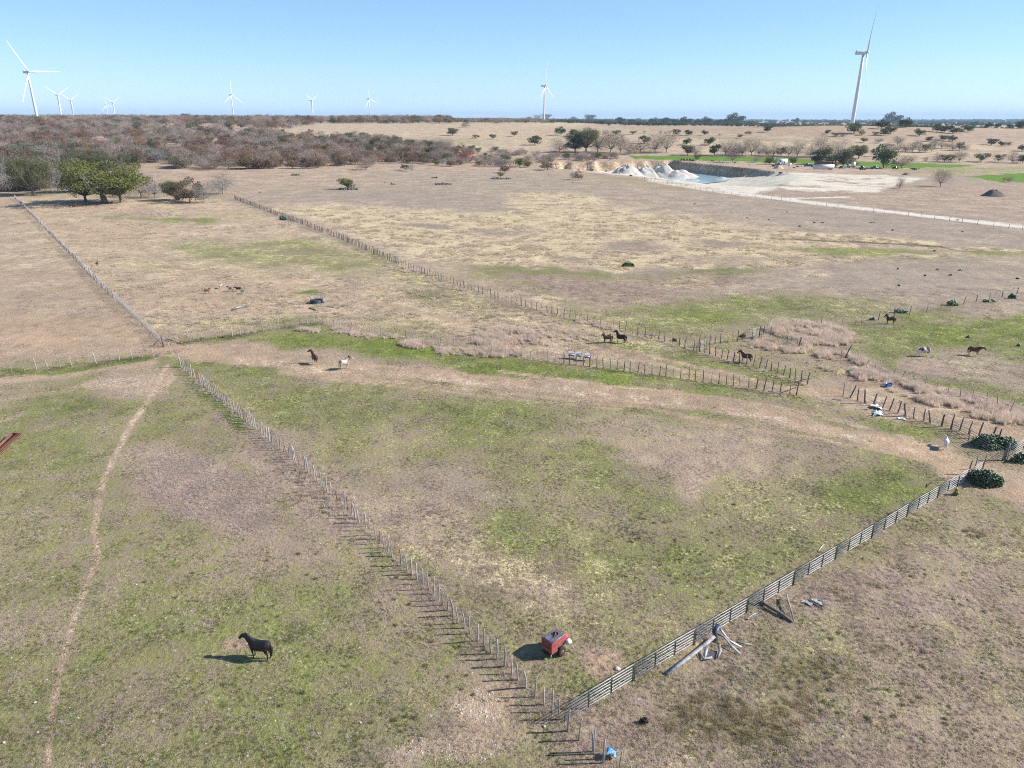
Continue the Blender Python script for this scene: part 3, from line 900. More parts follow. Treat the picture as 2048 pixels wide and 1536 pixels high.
hill = [(952, 277, 13, 'olive'), (985, 278, 15, 'olive'), (1029, 273, 16, 'olive'), (905, 271, 24, 'olive'), (931, 255, 18, 'bare'),
        (1070, 290, 28, 'live'), (1122, 270, 23, 'live'), (1146, 273, 23, 'live'), (1217, 252, 10, 'olive'), (1212, 268, 11, 'bare'),
        (1232, 270, 17, 'olive'), (1244, 276, 14, 'bare'), (1266, 269, 13, 'olive'), (1289, 267, 9, 'bare'), (1321, 268, 7, 'bare', 1.5),
        (1330, 268, 6, 'bare', 1.6), (1339, 267, 8, 'bare'), (1352, 271, 18, 'olive'), (1376, 271, 17, 'live'), (1410, 270, 15, 'live'),
        (1439, 271, 6, 'bare'), (1289, 287, 22, 'live'), (1373, 290, 19, 'live'), (1418, 290, 23, 'live'), (1480, 276, 11, 'olive'),
        (1496, 270, 13, 'olive'), (1536, 264, 20, 'live'), (1655, 268, 13, 'live'), (1672, 273, 20, 'olive', .6), (1686, 273, 14, 'bare', .7),
        (1708, 267, 32, 'live'), (1723, 271, 13, 'olive'), (1762, 258, 27, 'live'), (1751, 271, 13, 'olive'), (1768, 271, 20, 'live'), (1781, 267, 23, 'live'),
        (1786, 249, 36, 'live'), (1811, 255, 27, 'live'), (1839, 272, 22, 'live'), (1874, 264, 22, 'live'), (1888, 265, 20, 'live'), (1904, 267, 23, 'live'),
        (1920, 266, 14, 'olive'), (1936, 264, 21, 'live'), (1950, 254, 17, 'live'), (1976, 256, 15, 'live'), (1995, 256, 13, 'live'), (2019, 257, 13, 'live'),
        (2041, 257, 24, 'live'), (1858, 283, 15, 'live'), (1886, 281, 17, 'live'), (1905, 283, 18, 'live'), (1983, 290, 21, 'live'), (2003, 292, 15, 'live'),
        (2016, 292, 11, 'olive'), (2044, 302, 20, 'live'), (1727, 285, 15, 'olive'), (1757, 286, 17, 'pale'), (1795, 290, 25, 'pale'), (1833, 291, 14, 'pale')]
tree_row(hill, 'trees scattered over the far pasture hill', 'on the far tan pasture hill', .95, .85)
crest = [(1590, 247, 16, 'live'), (1608, 248, 10, 'live'), (1455, 249, 22, 'live'), (1472, 249, 38, 'live'), (1500, 249, 12, 'live'), (1437, 250, 18, 'live'), (1415, 250, 24, 'live'),
         (1395, 250, 20, 'live'), (1372, 250, 26, 'live'), (1350, 250, 20, 'live'), (1330, 250, 24, 'live'), (1306, 249, 22, 'live'), (1264, 249, 18, 'live'), (1240, 248, 20, 'live'),
         (1212, 246, 12, 'live'), (1180, 243, 22, 'live'), (1147, 242, 14, 'live'), (1092, 241, 20, 'live'), (1075, 240, 16, 'olive'), (1058, 241, 12, 'olive')]
tree_row(crest, 'live oaks along the skyline ridge', 'on the crest of the far ridge', .95, .8)
belt = [(1118, 305, 26, 'bare'), (1150, 305, 34, 'olive'), (1172, 305, 42, 'olive', 1.1), (1196, 305, 38, 'bare'), (1220, 306, 36, 'bare'), (1240, 306, 26, 'bare'),
        (1256, 309, 26, 'bare', 1.1), (1282, 307, 28, 'bare'), (1310, 305, 30, 'bare'), (1332, 305, 34, 'bare'), (1375, 310, 20, 'live'), (1391, 311, 18, 'bare'), (1394, 321, 12, 'olive'),
        (1429, 310, 20, 'live'), (1452, 311, 30, 'bare'), (1468, 310, 24, 'bare'), (1484, 311, 24, 'bare'), (1503, 312, 26, 'bare', 1.2), (1518, 311, 20, 'bare'), (1532, 312, 20, 'bare'),
        (1547, 312, 22, 'bare'), (1562, 312, 18, 'brown'), (1577, 313, 20, 'bare'), (1594, 314, 26, 'bare', 1.1), (1620, 314, 20, 'bare'), (1640, 314, 30, 'bare', 1.2),
        (1657, 314, 26, 'bare'), (1678, 316, 28, 'bare', 1.1), (1697, 316, 20, 'bare'), (1717, 317, 28, 'olive'), (1747, 313, 14, 'bare'), (1782, 315, 14, 'bare'),
        (1464, 325, 24, 'bare'), (1512, 325, 12, 'pale'), (1540, 329, 17, 'yel'), (1585, 328, 13, 'yel'), (1640, 329, 32, 'live'), (1662, 331, 22, 'live'), (1686, 335, 32, 'live'),
        (1705, 333, 16, 'brown'), (1767, 336, 40, 'live'), (1803, 336, 26, 'bare'), (1823, 324, 13, 'bare'), (1850, 324, 9, 'bare'), (1874, 324, 16, 'bare'), (1888, 324, 16, 'olive'),
        (1900, 324, 16, 'olive'), (1918, 324, 20, 'bare'), (1962, 324, 21, 'olive'), (1996, 324, 16, 'olive'), (2024, 326, 20, 'bare'), (2045, 326, 16, 'live')]
tree_row(belt, 'trees along the creek behind the quarry', 'in the tree belt behind the quarry', 1.2, 1.05)
belt2 = [(1770, 303, 14, 'bare'), (1783, 304, 14, 'bare'), (1797, 303, 14, 'bare'), (1811, 304, 15, 'bare'), (1824, 304, 14, 'bare'), (1838, 305, 15, 'bare'), (1850, 305, 14, 'olive'),
         (1862, 305, 14, 'bare'), (1868, 296, 16, 'pale'), (1883, 297, 13, 'pale'), (1895, 297, 11, 'pale'), (1905, 301, 14, 'bare'), (1918, 301, 14, 'olive'), (1930, 302, 11, 'bare')]
tree_row(belt2, 'thin trees lining the foot of the far hill', 'in the row below the hill', 1.2, 1.25)

def one(px, py, w, k, label, hz=1.0, var=0, **kw):
    p = G(px, py)
    return plant_tree(p, w / ppm(p) / 8.6, k, var, R.uniform(0, 6.28), label, None, hz, **kw)
one(210, 407, 165, 'yel', 'widest yellow-green live oak shading the corner of the left pasture', .66, 0)
one(243, 405, 78, 'yel', 'yellow-green oak merged with the right side of the widest oak', 1.1, 1)
one(172, 404, 76, 'yel', 'darker oak merged with the left side of the widest oak', 1.05, 2)
one(15, 381, 50, 'pale', 'pale leafless tree at the left edge of the photo beside the pasture', 1.1, 0)
one(67, 391, 80, 'olive', 'round olive-green oak just beyond the top end of the left fence', 1.15, 1)
one(118, 386, 56, 'pale', 'pale grey leafless tree between two olive oaks beyond the fence', 1.1, 2)
one(150, 384, 56, 'olive', 'olive oak behind the left side of the widest oak', 1.15, 0)
one(283, 394, 46, 'bare', 'thin grey leafless tree right of the widest oak', 1.15, 1)
one(310, 396, 42, 'pale', 'pale lichened leafless tree with open branches near the pasture corner', 1.2, 0)
one(354, 401, 54, 'olive', 'greyish olive round oak among leafless trees near the pasture corner', .95, 2)
one(380, 405, 50, 'brown', 'sparse brown-leafed oak leaning over the pasture edge', 1.15, 1)
one(406, 406, 40, 'pale', 'pale dead tree with a straight trunk and low branches', 1.1, 1)
one(445, 388, 50, 'pale', 'pale dead tree with spreading flat crown at the end of the row', .95, 2)
one(695, 378, 30, 'yel', 'small round green oak growing out of a stone heap', .95, 0)
one(732, 340, 34, 'bare', 'round leafless shrub tree standing apart before the woodland', .8, 1)
one(810, 341, 15, 'olive', 'small olive tree with dark shade at the woodland edge', 1.1, 0)
one(824, 344, 13, 'pale', 'thin pale dead tree at the woodland edge', 1.6, 1)
one(1010, 346, 20, 'brown', 'small leaning brown tree behind a stone ring', 1.0, 0)
one(1145, 359, 13, 'pale', 'dead forked trunk, left of a pair before the quarry', 1.6, 0)
one(1157, 360, 15, 'brown', 'dead leaning tree, right of a pair before the quarry', 1.7, 1)
one(1095, 340, 34, 'brown', 'dark brown bush by the left end of the quarry face', .55, 2)
one(932, 324, 34, 'rust', 'large red oak crown at the right end of the woodland', .9, 0)
one(1040, 334, 24, 'yel', 'yellow-green bush at the right end of the woodland', .9, 1)
one(754, 298, 26, 'olive', 'green oak rising above the middle of the brown woodland', 1.1, 0)
one(709, 272, 11, 'bare', 'small lone bare tree on the tan meadow beyond the woodland', 1.1, 0)
one(675, 267, 9, 'bare', 'low brown bush on the tan meadow beyond the woodland', .6, 1)
one(621, 266, 13, 'brown', 'low brown tree at the left of the tan meadow', .7, 2)
one(1881, 373, 30, 'bare', 'round leafless tree alone in the field right of the quarry pad', 1.3, 0)
one(1799, 377, 15, 'bare', 'bent dead tree at the right end of the white quarry pad', 1.7, 1)
one(2018, 365, 11, 'bare', 'small bare tree beside the bright green crop', 1.4, 2)
one(2008, 363, 7, 'bare', 'thin sapling left of the small bare tree by the crop', 1.4, 0)
one(1001, 354, 15, 'olive', 'spiky small tree standing inside a ring of dark stones', .8, 1)
one(460, 255, 23, 'rust', 'round red-brown oak on the pale slope left of the meadow', .9, 0)
one(372, 253, 24, 'rust', 'brown-red oak on the pale slope above the woodland', .9, 1)
one(372, 240, 18, 'olive', 'small grey oak breaking the skyline above the pale slope', .9, 2)

# ---- the scrub woodland: nearest trees one by one, the rest as a mass
WOOD = [(-500, 244), (280, 244), (300, 262), (430, 268), (540, 270), (600, 276), (750, 280), (830, 292), (930, 298), (1040, 306), (1250, 317), (1250, 324),
        (1080, 327), (1060, 335), (900, 333), (800, 326), (640, 337), (400, 341), (330, 334), (240, 338), (205, 352), (130, 373), (60, 384), (-60, 386), (-500, 400)]
CLEAR = [(190, 283, 42, 5), (350, 301, 24, 9), (310, 333, 40, 8), (90, 262, 40, 2.5), (430, 290, 26, 4), (560, 300, 30, 3), (250, 312, 30, 3)]
def wood_points():
    rng = np.random.default_rng(5)
    n = 60000
    D = 340 + (2200 - 340) * rng.random(n) ** 1.0
    u = rng.uniform(-.98, .22, n)
    X, Y = u * D, D
    keep = rng.random(n) < (D / 2200) ** 1.0 * np.clip((430 / D) ** 1.55, 0, 1) * 2.4
    X, Y = X[keep], Y[keep]
    Z = H(X, Y)
    px, py = proj(X, Y, Z)
    w = inside(px, py, WOOD)
    for cx, cy, rx, ry in CLEAR: w &= np.hypot((px - cx) / rx, (py - cy) / ry) > 1
    low = (py > 262) | (px < 0)
    w &= (vnoise(X / 26, Y / 26, 51) > .33) | (rng.random(len(X)) < .25)
    # brushy fringe to the right is lower
    X, Y, Z, px, py = X[w], Y[w], Z[w], px[w], py[w]
    # crest strip and savanna beyond
    n = 22000
    D = rng.uniform(900, 2500, n); u = rng.uniform(-.98, .1, n)
    X2, Y2 = u * D, D; Z2 = H(X2, Y2)
    qx, qy = proj(X2, Y2, Z2)
    strip = inside(qx, qy, [(-500, 239), (1100, 240), (1110, 246.5), (760, 247.5), (560, 247), (-500, 246)]) & (rng.random(n) < .5)
    sav = inside(qx, qy, [(280, 244), (560, 244), (640, 250), (540, 268), (430, 266), (300, 262)]) & (rng.random(n) < .22)
    k = strip | sav
    X2, Y2, Z2, qx, qy = X2[k], Y2[k], Z2[k], qx[k], qy[k]
    m = rng.random(len(X2)) < .55
    X2, Y2, Z2, qx, qy = X2[m], Y2[m], Z2[m], qx[m], qy[m]
    return (np.concatenate([X, X2]), np.concatenate([Y, Y2]), np.concatenate([Z, Z2]), np.concatenate([px, qx]), np.concatenate([py, qy]))
wx_, wy_, wz_, wpx, wpy = wood_points()
order = np.argsort(wy_ + np.abs(wx_) * .1 + np.where(wpx < -20, 3000, 0))
wx_, wy_, wz_, wpx, wpy = [a[order] for a in (wx_, wy_, wz_, wpx, wpy)]
rngw = np.random.default_rng(9)
nz = vnoise(wx_ / 40, wy_ / 40, 61)
rv = rngw.random(len(wx_))
kd = np.where(rv < .48, 'bare', np.where(rv < .66, 'brown', np.where(rv < .74, 'rust', np.where(rv < .88, 'olive', np.where(rv < .95, 'pale', 'yel')))))
kd = np.where((nz > .62) & (rv > .35), 'brown', kd)
kd = np.where((nz > .74) & (rv > .7), 'rust', kd)
left = (wpx < 330) & (wpy > 300)
kd = np.where(left & (rv < .34), 'olive', np.where(left & (rv > .8), 'pale', kd))
kd = np.where((wpx > 950) & (rv < .8), 'bare', kd)
scw = rngw.uniform(.55, 1.35, len(wx_)) * np.where((wpx < 330) & (wpy > 325), 1.4, 1.0) * np.where(wpx > 900, .6, 1.0) * np.clip(wy_ / 900, .95, 1.5)
word2 = dict(bare='leafless grey-brown scrub tree', brown='dry brown-leafed scrub oak', rust='red-brown leafed scrub oak', olive='dull olive scrub oak', pale='pale grey leafless scrub tree', yel='yellow-green scrub oak')
NI = 230
side = [('at the left part', wpx < 300), ('in the middle part', (wpx >= 300) & (wpx < 640)), ('at the right part', wpx >= 640)]
for i in range(min(NI, len(wx_))):
    where = 'left' if wpx[i] < 300 else ('middle' if wpx[i] < 640 else 'right')
    plant_tree((wx_[i], wy_[i], wz_[i]), scw[i], kd[i], int(i), float(rngw.uniform(0, 6.28)),
               word2[kd[i]] + ' in the front edge of the woodland, ' + where + ' part', 'scrub trees along the front of the woodland, ' + kd[i] + ' ' + where, rngw.uniform(.85, 1.15),
               name='scrub_tree' if kd[i] != 'rust' else 'red_oak')
keys = list(WHOLE.keys())
rest = slice(NI, None)
kidx = np.array([keys.index((k, int(i) % 3)) for i, k in enumerate(kd)])[rest]
scatter('scrub_woodland', [WHOLE[k] for k in keys], np.stack([wx_, wy_, wz_], 1)[rest], rngw.uniform(0, 6.28, len(wx_))[rest], scw[rest], kidx,
        'brown and grey scrub woodland covering the rise at left')

# ---- far plain: dark tree masses thinning to the horizon
def far_trees():
    rng = np.random.default_rng(15)
    n = 26000
    D = 1100 * (16000 / 1100) ** rng.random(n)
    u = rng.uniform(-.95, .95, n)
    X, Y = u * D, D
    Z = H(X, Y)
    clump = vnoise(X / 260, Y / 420, 71)
    k = (clump > .52) & (rng.random(n) < .8)
    k |= rng.random(n) < .05
    k &= ~((u < .04) & (D < 2400)) & (D > np.where(u > .35, 1250, 1500))
    X, Y, Z, D = X[k], Y[k], Z[k], D[k]
    sc = rng.uniform(.8, 1.3, len(X)) * np.clip(D / 2500, 1, 3.0)
    kk = np.where(rng.random(len(X)) < .8, keys.index(('live', 0)), keys.index(('olive', 1)))
    kk = kk + np.where(kk == keys.index(('live', 0)), rng.integers(0, 3, len(X)), 0)
    scatter('distant_woodland', [WHOLE[k] for k in keys], np.stack([X, Y, Z - .5], 1), rng.uniform(0, 6.28, len(X)), sc, kk,
            'hazy blue-green tree masses on the plain below the horizon')
far_trees()

# ================================================================== wind turbines
def blade_mesh(L=58.0):
    st = [(0, 1.1, 1.1), (.06, 1.15, 1.0), (.18, 2.0, .55), (.3, 1.7, .38), (.5, 1.2, .26), (.75, .8, .16), (.93, .5, .1), (1.0, .12, .04)]
    V, q, n = [], [], 8
    for (t, c, th) in st:
        pre = -3.6 * t ** 2.2
        tw = math.radians(18 * (1 - t))
        for k in range(n):
            w = 2 * math.pi * k / n
            y, x = math.cos(w) * c, math.sin(w) * th
            V.append((-pre + x * math.cos(tw) - y * math.sin(tw), x * math.sin(tw) + y * math.cos(tw), t * L))
    for i in range(len(st) - 1):
        for k in range(n): q.append((i * n + k, i * n + (k + 1) % n, (i + 1) * n + (k + 1) % n, (i + 1) * n + k))
    me = mesh_np('blade', V, np.array(q), m_turb, True)
    return me
TW = MB().tube([(0, 0, -6), (0, 0, 0), (0, 0, 30), (0, 0, 60), (0, 0, 83.2)], [2.5, 2.4, 2.15, 1.75, 1.45], 20).mesh('tower', m_turb, True)
NC = MB()
NC.tube([(-9.5, 0, 85), (-9.2, 0, 85), (-3, 0, 85.1), (2.6, 0, 85.2), (3.0, 0, 85.2)], [1.0, 1.9, 2.15, 2.0, 1.5], 12, sq=[1.1, 1.95, 2.1, 2.0, 1.5])
NC.box((-8.2, 0, 87.6), (1.6, 2.4, 1.8))
NCm = NC.mesh('nacelle', m_turb, True)
HB = MB().ball((4.3, 0, 85.2), (2.4, 1.8, 1.8), 12, 8).mesh('hub', m_turb, True)
BL = blade_mesh()
BETA = math.radians(-22)
def turbine(hx, hy, bx, phase, label, k=1.0):
    best = None
    d0 = ray(bx, 238)
    az = d0[0] / d0[1]
    D = np.linspace(750, 9000, 4000)
    zt = H(az * D, D)
    _, hp = proj(az * D, D, zt + 85 * k)
    i = int(np.argmin(np.abs(hp - hy)))
    root = empty('wind_turbine', (az * D[i], D[i], zt[i]), BETA, label, 'wind turbine', 'white wind turbines along the horizon')
    root.scale = (k, k, k)
    link('tower', TW, root); link('nacelle', NCm, root); link('hub', HB, root)
    for j in range(3):
        b = link('blade', BL, root)
        b.location = (4.3, 0, 85.2)
        b.rotation_euler = (math.radians(phase + 120 * j), 0, 0)
    return root
turbine(56, 144, 75, 33, 'nearest wind turbine at the far left, towering over the woodland')
turbine(116, 190, 124, 60, 'mid-sized turbine just right of the nearest left turbine')
turbine(142, 200, 148, 62, 'smaller turbine directly behind the mid-sized one at left')
turbine(213, 210, 217, 12, 'left of the two small turbines standing close together at left')
turbine(227, 205, 231, 60, 'right of the two small turbines standing close together at left')
turbine(461, 190, 468, 2, 'turbine with one blade straight up above the brown woodland')
turbine(623, 201, 626, 60, 'smallest faint turbine above the middle of the woodland')
turbine(737, 198, 740, 14, 'turbine right of the smallest one, above the tan meadow')
turbine(1088, 172, 1088, 3, 'turbine with its tower upright near the middle of the horizon')
turbine(1731, 106, 1706, 18, 'largest turbine on the right, its rotor seen edge on')

# ================================================================== fences
def post_variant(seed, r=.050, hgt=1.5):
    q = random.Random(seed)
    m = MB()
    n = 5
    a, amp = q.uniform(0, 6.28), q.uniform(.01, .07)
    pts = []
    for i in range(n):
        t = i / (n - 1)
        b = math.sin(t * math.pi * q.uniform(.8, 1.4)) * amp
        pts.append((b * math.cos(a) + q.uniform(-.012, .012), b * math.sin(a) + q.uniform(-.012, .012), -.12 + t * (hgt + .12)))
    rr = r * q.uniform(.8, 1.25)
    m.tube(pts, [rr * 1.15, rr * 1.05, rr, rr * .95, rr * .8], 6)
    if q.random() < .25:
        m.tube([pts[3], (pts[3][0] + .05, pts[3][1] + .04, hgt + .02)], [rr * .7, rr * .4], 5)
    return m
POSTS = [post_variant(40 + i).mesh('post', m_postgrey, True) for i in range(8)]
POSTD = [post_variant(60 + i, .06, 1.6).mesh('post', m_postdark, True) for i in range(8)]
TPOST = [MB().box((0, 0, .68), (.05, .012, 1.5)).box((0, .022, .68), (.012, .045, 1.5)).mesh('steel_post', m) for m in (m_postrust,)][0]

def walk(pts, step, jit=.12):
    """points every step metres along a polyline on the ground, with its direction"""
    out = []
    carry = 0.0
    for (a, b) in zip(pts[:-1], pts[1:]):
        a2, b2 = Vector((a[0], a[1])), Vector((b[0], b[1]))
        L = (b2 - a2).length
        t = carry
        while t < L:
            p = a2.lerp(b2, min(max((t + R.uniform(-jit, jit) * step) / L, 0), 1))
            out.append((p.x, p.y, math.atan2(b2.y - a2.y, b2.x - a2.x)))
            t += step
        carry = t - L
    return out

def fence(px, step, label, variants, hgt=1.0, rust=.12, wires=4, lean=.05, name='wire_fence', group=None, top=1.25, rough=0.0, cat='fence', size=1.0):
    pts = [G(*p) for p in px]
    o = pts[0].copy()
    root = empty(name, o, 0, label, cat, group)
    sp_ = walk(pts, step)
    extra = MB(); nx = 0
    for i, (x, y, a) in enumerate(sp_):
        x += R.uniform(-rough, rough); y += R.uniform(-rough, rough)
        z = h1(x, y)
        steel = R.random() < rust
        me = TPOST if steel else variants[R.randrange(len(variants))]
        k = hgt * R.uniform(.86, 1.12)
        if i >= 300:
            extra.tube([(x - o.x, y - o.y, z - o.z - .1), (x - o.x, y - o.y, z - o.z + 1.5 * k)], .05, 5); nx += 1
            continue
        c = link('steel_post' if steel else 'post', me, root)
        c.location = (x - o.x, y - o.y, z - o.z)
        w = size * R.uniform(.85, 1.25)
        c.scale = (w, w, k)
        c.rotation_euler = (R.gauss(0, lean), R.gauss(0, lean), R.uniform(0, 6.28))
    if nx:
        e = extra.build('posts', variants[0].materials[0], root); e['kind'] = 'stuff'
    for wv in range(wires):
        zz = .22 + (top - .22) * wv / max(1, wires - 1)
        m = MB()
        line = []
        for (a, b) in zip(pts[:-1], pts[1:]):
            n = max(2, int((b - a).length / 8))
            for k in range(n):
                q = a.lerp(b, k / n); line.append((q.x - o.x, q.y - o.y, h1(q.x, q.y) - o.z + zz * hgt))
        q = pts[-1]; line.append((q.x - o.x, q.y - o.y, h1(q.x, q.y) - o.z + zz * hgt))
        m.tube(line, .0045, 3, cap=False)
        m.build('wire', m_wire, root)
    return root

fence([(362, 735), (480, 832), (610, 940), (700, 1028), (800, 1130), (862, 1182), (920, 1250), (985, 1310), (1060, 1385), (1127, 1446)], .78,
      'long fence of crooked grey cedar stays running diagonally through the foreground', POSTS, 1.02, .15, 5)
fence([(30, 397), (110, 478), (200, 572), (326, 693)], .78, 'dense grey stay fence running up the left pasture to the oaks', POSTS, 1.08, .03, 3, size=1.3)
fence([(-30, 756), (60, 742), (180, 728), (310, 714)], 1.5, 'sparse leaning stay fence at the left edge below the bare field', POSTS, 1.08, .08, 4, .09)
fence([(362, 688), (430, 678), (520, 665), (600, 650), (640, 646)], 1.28, 'stay fence on green grass from the left gate to the weeds', POSTS, 1.05, .1, 4, .04)
fence([(645, 648), (720, 660), (800, 676), (900, 693), (1000, 708), (1120, 725)], 1.3, 'stay fence half hidden by pale weeds in the middle of the view', POSTS, 1.0, .1, 4)
fence([(1126, 727), (1250, 743), (1400, 762), (1500, 777), (1592, 792)], 1.0, 'dark crooked stay fence ending at the open gap near the track', POSTD, 1.0, .06, 4, .06)
fence([(470, 399), (560, 433), (680, 478), (800, 530)], 1.15, 'thin fence descending from the dead trees past a prickly pear', POSTD, 1.15, .1, 4, size=1.5)
fence([(803, 531), (900, 568), (1010, 603), (1110, 630), (1240, 660), (1384, 700)], 1.35, 'thin brown stay fence crossing behind the two black horses', POSTD, 1.0, .25, 4)
fence([(1387, 701), (1450, 720), (1530, 738), (1580, 757), (1625, 774)], 1.02, 'dark stay fence in front of the chestnut horse', POSTD, 1.05, .05, 4, .08)
fence([(1398, 694), (1432, 688), (1487, 681)], 1.1, 'short rusty stay fence forming the back of the small pen', POSTD, 1.15, .6, 4, .05)
fence([(1525, 668), (1552, 676)], 1.4, 'short wire gap with three posts right of the pen corner', POSTD, 1.0, .3, 3)
fence([(1640, 651), (1700, 648), (1760, 640), (1850, 625), (1940, 606), (2060, 585)], 4.2, 'sparse wire fence behind the dark bay horse at right', POSTD, 1.0, .4, 4)
fence([(1682, 716), (1740, 737), (1800, 760), (1880, 782), (1960, 803), (2060, 832)], 1.5, 'leaning stay fence rising out of tall pinkish weeds at right', POSTS, 1.05, .1, 4, .13)
fence([(1685, 793), (1750, 813), (1830, 838), (1882, 853), (1935, 868), (2015, 894)], 1.0, 'dark crooked stay fence beside the stony patch at right', POSTD, 1.12, .03, 4, .1, rough=.08, size=1.15)
fence([(1135, 1462), (1170, 1490), (1190, 1507), (1230, 1536), (1262, 1570)], .95, 'last few leaning stays below the pipe panels at the bottom edge', POSTS, 1.0, .1, 3)
fence([(1300, 362), (1440, 386), (1620, 409), (1800, 430), (2060, 462)], 5.0, 'thin wire fence along the white quarry road', POSTD, 1.0, .1, 3)

# ================================================================== pipe panels
PANEL = {}
def panel(a, b, label, group='galvanised pipe fence panels', name='pipe_fence_section', hgt=1.32, nr=6, nu=2, rail=m_pipe, up=m_pipedk, base=.16, r=.022, cat='fence panel'):
    L = (b - a).length
    root = empty(name, a, math.atan2(b.y - a.y, b.x - a.x), label, cat, group)
    dz = b.z - a.z
    gap = .06
    key = (round(L, 1), nr, nu, rail.name)
    for i in range(nr):
        z = base + (hgt - base) * i / (nr - 1)
        rr = r * (1.15 if i in (0, nr - 1) else 1)
        MB().tube([(gap, 0, z), (L * .5, R.uniform(-.02, .02), z + dz * .5 + R.uniform(-.012, .012)), (L - gap, 0, z + dz)], rr, 6).build('rail', rail, root, True)
    for i in range(nu + 2):
        t = gap + (L - 2 * gap) * i / (nu + 1)
        end = i in (0, nu + 1)
        z0 = base - (.18 if end else .02)
        MB().tube([(t, -.035, z0 + dz * t / L), (t, -.035, hgt + .02 + dz * t / L)], .03 if end else .038, 6).build('upright', up, root)
    return root
JO = [1127, 1266, 1387, 1492, 1585, 1669, 1742, 1812, 1873, 1933]
A0, A1 = G(1127, 1446), G(1933, 962)
def onln(px):
    lo, hi = 0.0, 1.0
    for _ in range(30):
        m = (lo + hi) / 2; p = A0.lerp(A1, m)
        q, _y = proj(p.x, p.y, p.z)
        if q < px: lo = m
        else: hi = m
    p = A0.lerp(A1, lo); p.z = h1(p.x, p.y)
    return p
JP = [onln(x) for x in JO]
PL = ['nearest pipe panel, at the corner with the cedar fence', 'second pipe panel up from the near corner', 'pipe panel just behind the collapsed boards',
      'fourth pipe panel from the corner, left of the fallen branch', 'pipe panel touching the fallen forked branch', 'pipe panel right of the white scrap of lumber',
      'seventh pipe panel from the near corner', 'pipe panel third from the far end of the line', 'pipe panel beside the yellowing cactus', ]
for i in range(len(JP) - 1):
    panel(JP[i], JP[i + 1], PL[i])
panel(G(1936, 962), G(1962, 945), 'short last pipe panel at the big green prickly pear', hgt=1.3, nu=0)
# pen panels
panel(G(1489, 680), G(1518, 675), 'white pipe gate panel at the back corner of the small pen', name='pipe_gate', group=None, hgt=1.7, nr=7, nu=1)
panel(G(1392, 704), G(1412, 699), 'narrow weathered pipe panel at the left corner of the small pen', group=None, hgt=1.5, nr=7, nu=0, rail=m_tin)
panel(G(1554, 682), G(1594, 696), 'dark green pipe panel among weeds right of the pen', group=None, hgt=1.4, nr=6, nu=1, rail=nmat('green_pipe', (.06, .10, .09), .5))
panel(G(1597, 697), G(1599, 694), 'single dark post stub closing the green panel', group=None, hgt=1.7, nr=2, nu=0, rail=m_pipedk)
b0 = MB().tube([(0, 0, 1.25), (4.6, -.4, .95)], .05, 6).tube([(.1, 0, 0), (.1, 0, 1.3)], .06, 6).tube([(4.5, -.4, 0), (4.5, -.4, 1.0)], .06, 6)
br = b0.build('brace_rail', m_palebark); p = G(1521, 677); br.location = p; br.rotation_euler = (0, 0, math.atan2(-2.6, 3.0))
tag(br, 'pale pole laid slanting from the white pen gate into weeds', 'brace pole')
# swung open gate and the panel at the right edge
panel(G(2010, 925), G(1900, 866), 'wide dark pipe gate standing open beside the white pony', name='pipe_gate', group=None, hgt=1.45, nr=6, nu=2, rail=nmat('weathered_gate_pipe', (.17, .17, .165), .6, metal=.3), cat='gate')
panel(G(2012, 922), G(2075, 882), 'bright pipe panel running off the right edge past the cactus', group=None, hgt=1.45, nr=6, nu=1)
def lone_post(px, py, hgt, r, label, mat=m_postdark, lean=(0, 0), name='fence_post', **kw):
    m = MB().tube([(0, 0, -.15), (lean[0] * .4, lean[1] * .4, hgt * .5), (lean[0], lean[1], hgt)], [r * 1.1, r, r * .85], 7)
    o = m.build(name, mat, None, True); o.location = G(px, py)
    return tag(o, label, 'post', **kw)
lone_post(2006, 921, 1.9, .13, 'thick dark gate post where the open gate hinges', m_postdark, (.25, 0))
lone_post(1934, 955, 1.9, .07, 'tall dark post at the far end of the pipe panels', m_postdark, (.12, 0))
lone_post(1946, 948, 2.0, .07, 'taller crooked post just left of the big prickly pear', m_postgrey, (.10, 0))
lone_post(1965, 938, 1.7, .05, 'reddish steel post rising behind the big prickly pear', m_postrust, (.1, 0))
lone_post(342, 708, 1.9, .07, 'white and red painted post in the left gateway', m_palebark, (-.2, 0))
lone_post(327, 694, 1.9, .11, 'dark corner post where the long left fence ends', m_postdark, (-.1, 0))
lone_post(362, 735, 2.0, .09, 'pale corner post starting the foreground cedar fence', m_palebark, (-.12, 0))
lone_post(1592, 792, 2.0, .08, 'end post with brace beside the open gap', m_postdark, (.12, 0))
lone_post(1518, 676, 2.0, .10, 'dark corner post at the top of the small pen', m_postdark, (.03, 0))
lone_post(1690, 716, 2.1, .11, 'leaning dark post standing in tall pink weeds', m_postdark, (.75, 0))
lone_post(1596, 697, 1.8, .09, 'dark leaning post at the right end of the green panel', m_postdark, (.35, 0))
lone_post(1187, 1508, 1.75, .05, 'pale post in a close pair at the bottom edge', m_palebark, (.0, 0))
lone_post(1206, 1526, 1.7, .05, 'pale post left of the blue plastic at the bottom edge', m_palebark, (.02, 0))
def bar(px0, z0, px1, z1, r, label, mat, name='brace_pole', cat='brace pole', n=6):
    a, b = G(*px0), G(*px1)
    m = MB().tube([(0, 0, z0), (b.x - a.x, b.y - a.y, b.z - a.z + z1)], [r, r * .9], n)
    o = m.build(name, mat, None, True); o.location = a
    return tag(o, label, cat)
bar((306, 692), .05, (325, 691), 1.3, .07, 'dark diagonal brace leaning on the left corner post', m_postdark)
bar((1330 + 230, 788), .1, (1590, 792), 1.2, .05, 'slanting brace under the end post by the open gap', m_postdark)
bar((1560 + 30, 768), .3, (1622, 772), 1.2, .04, 'slanting brace at the end of the chestnut horse fence', m_postdark)
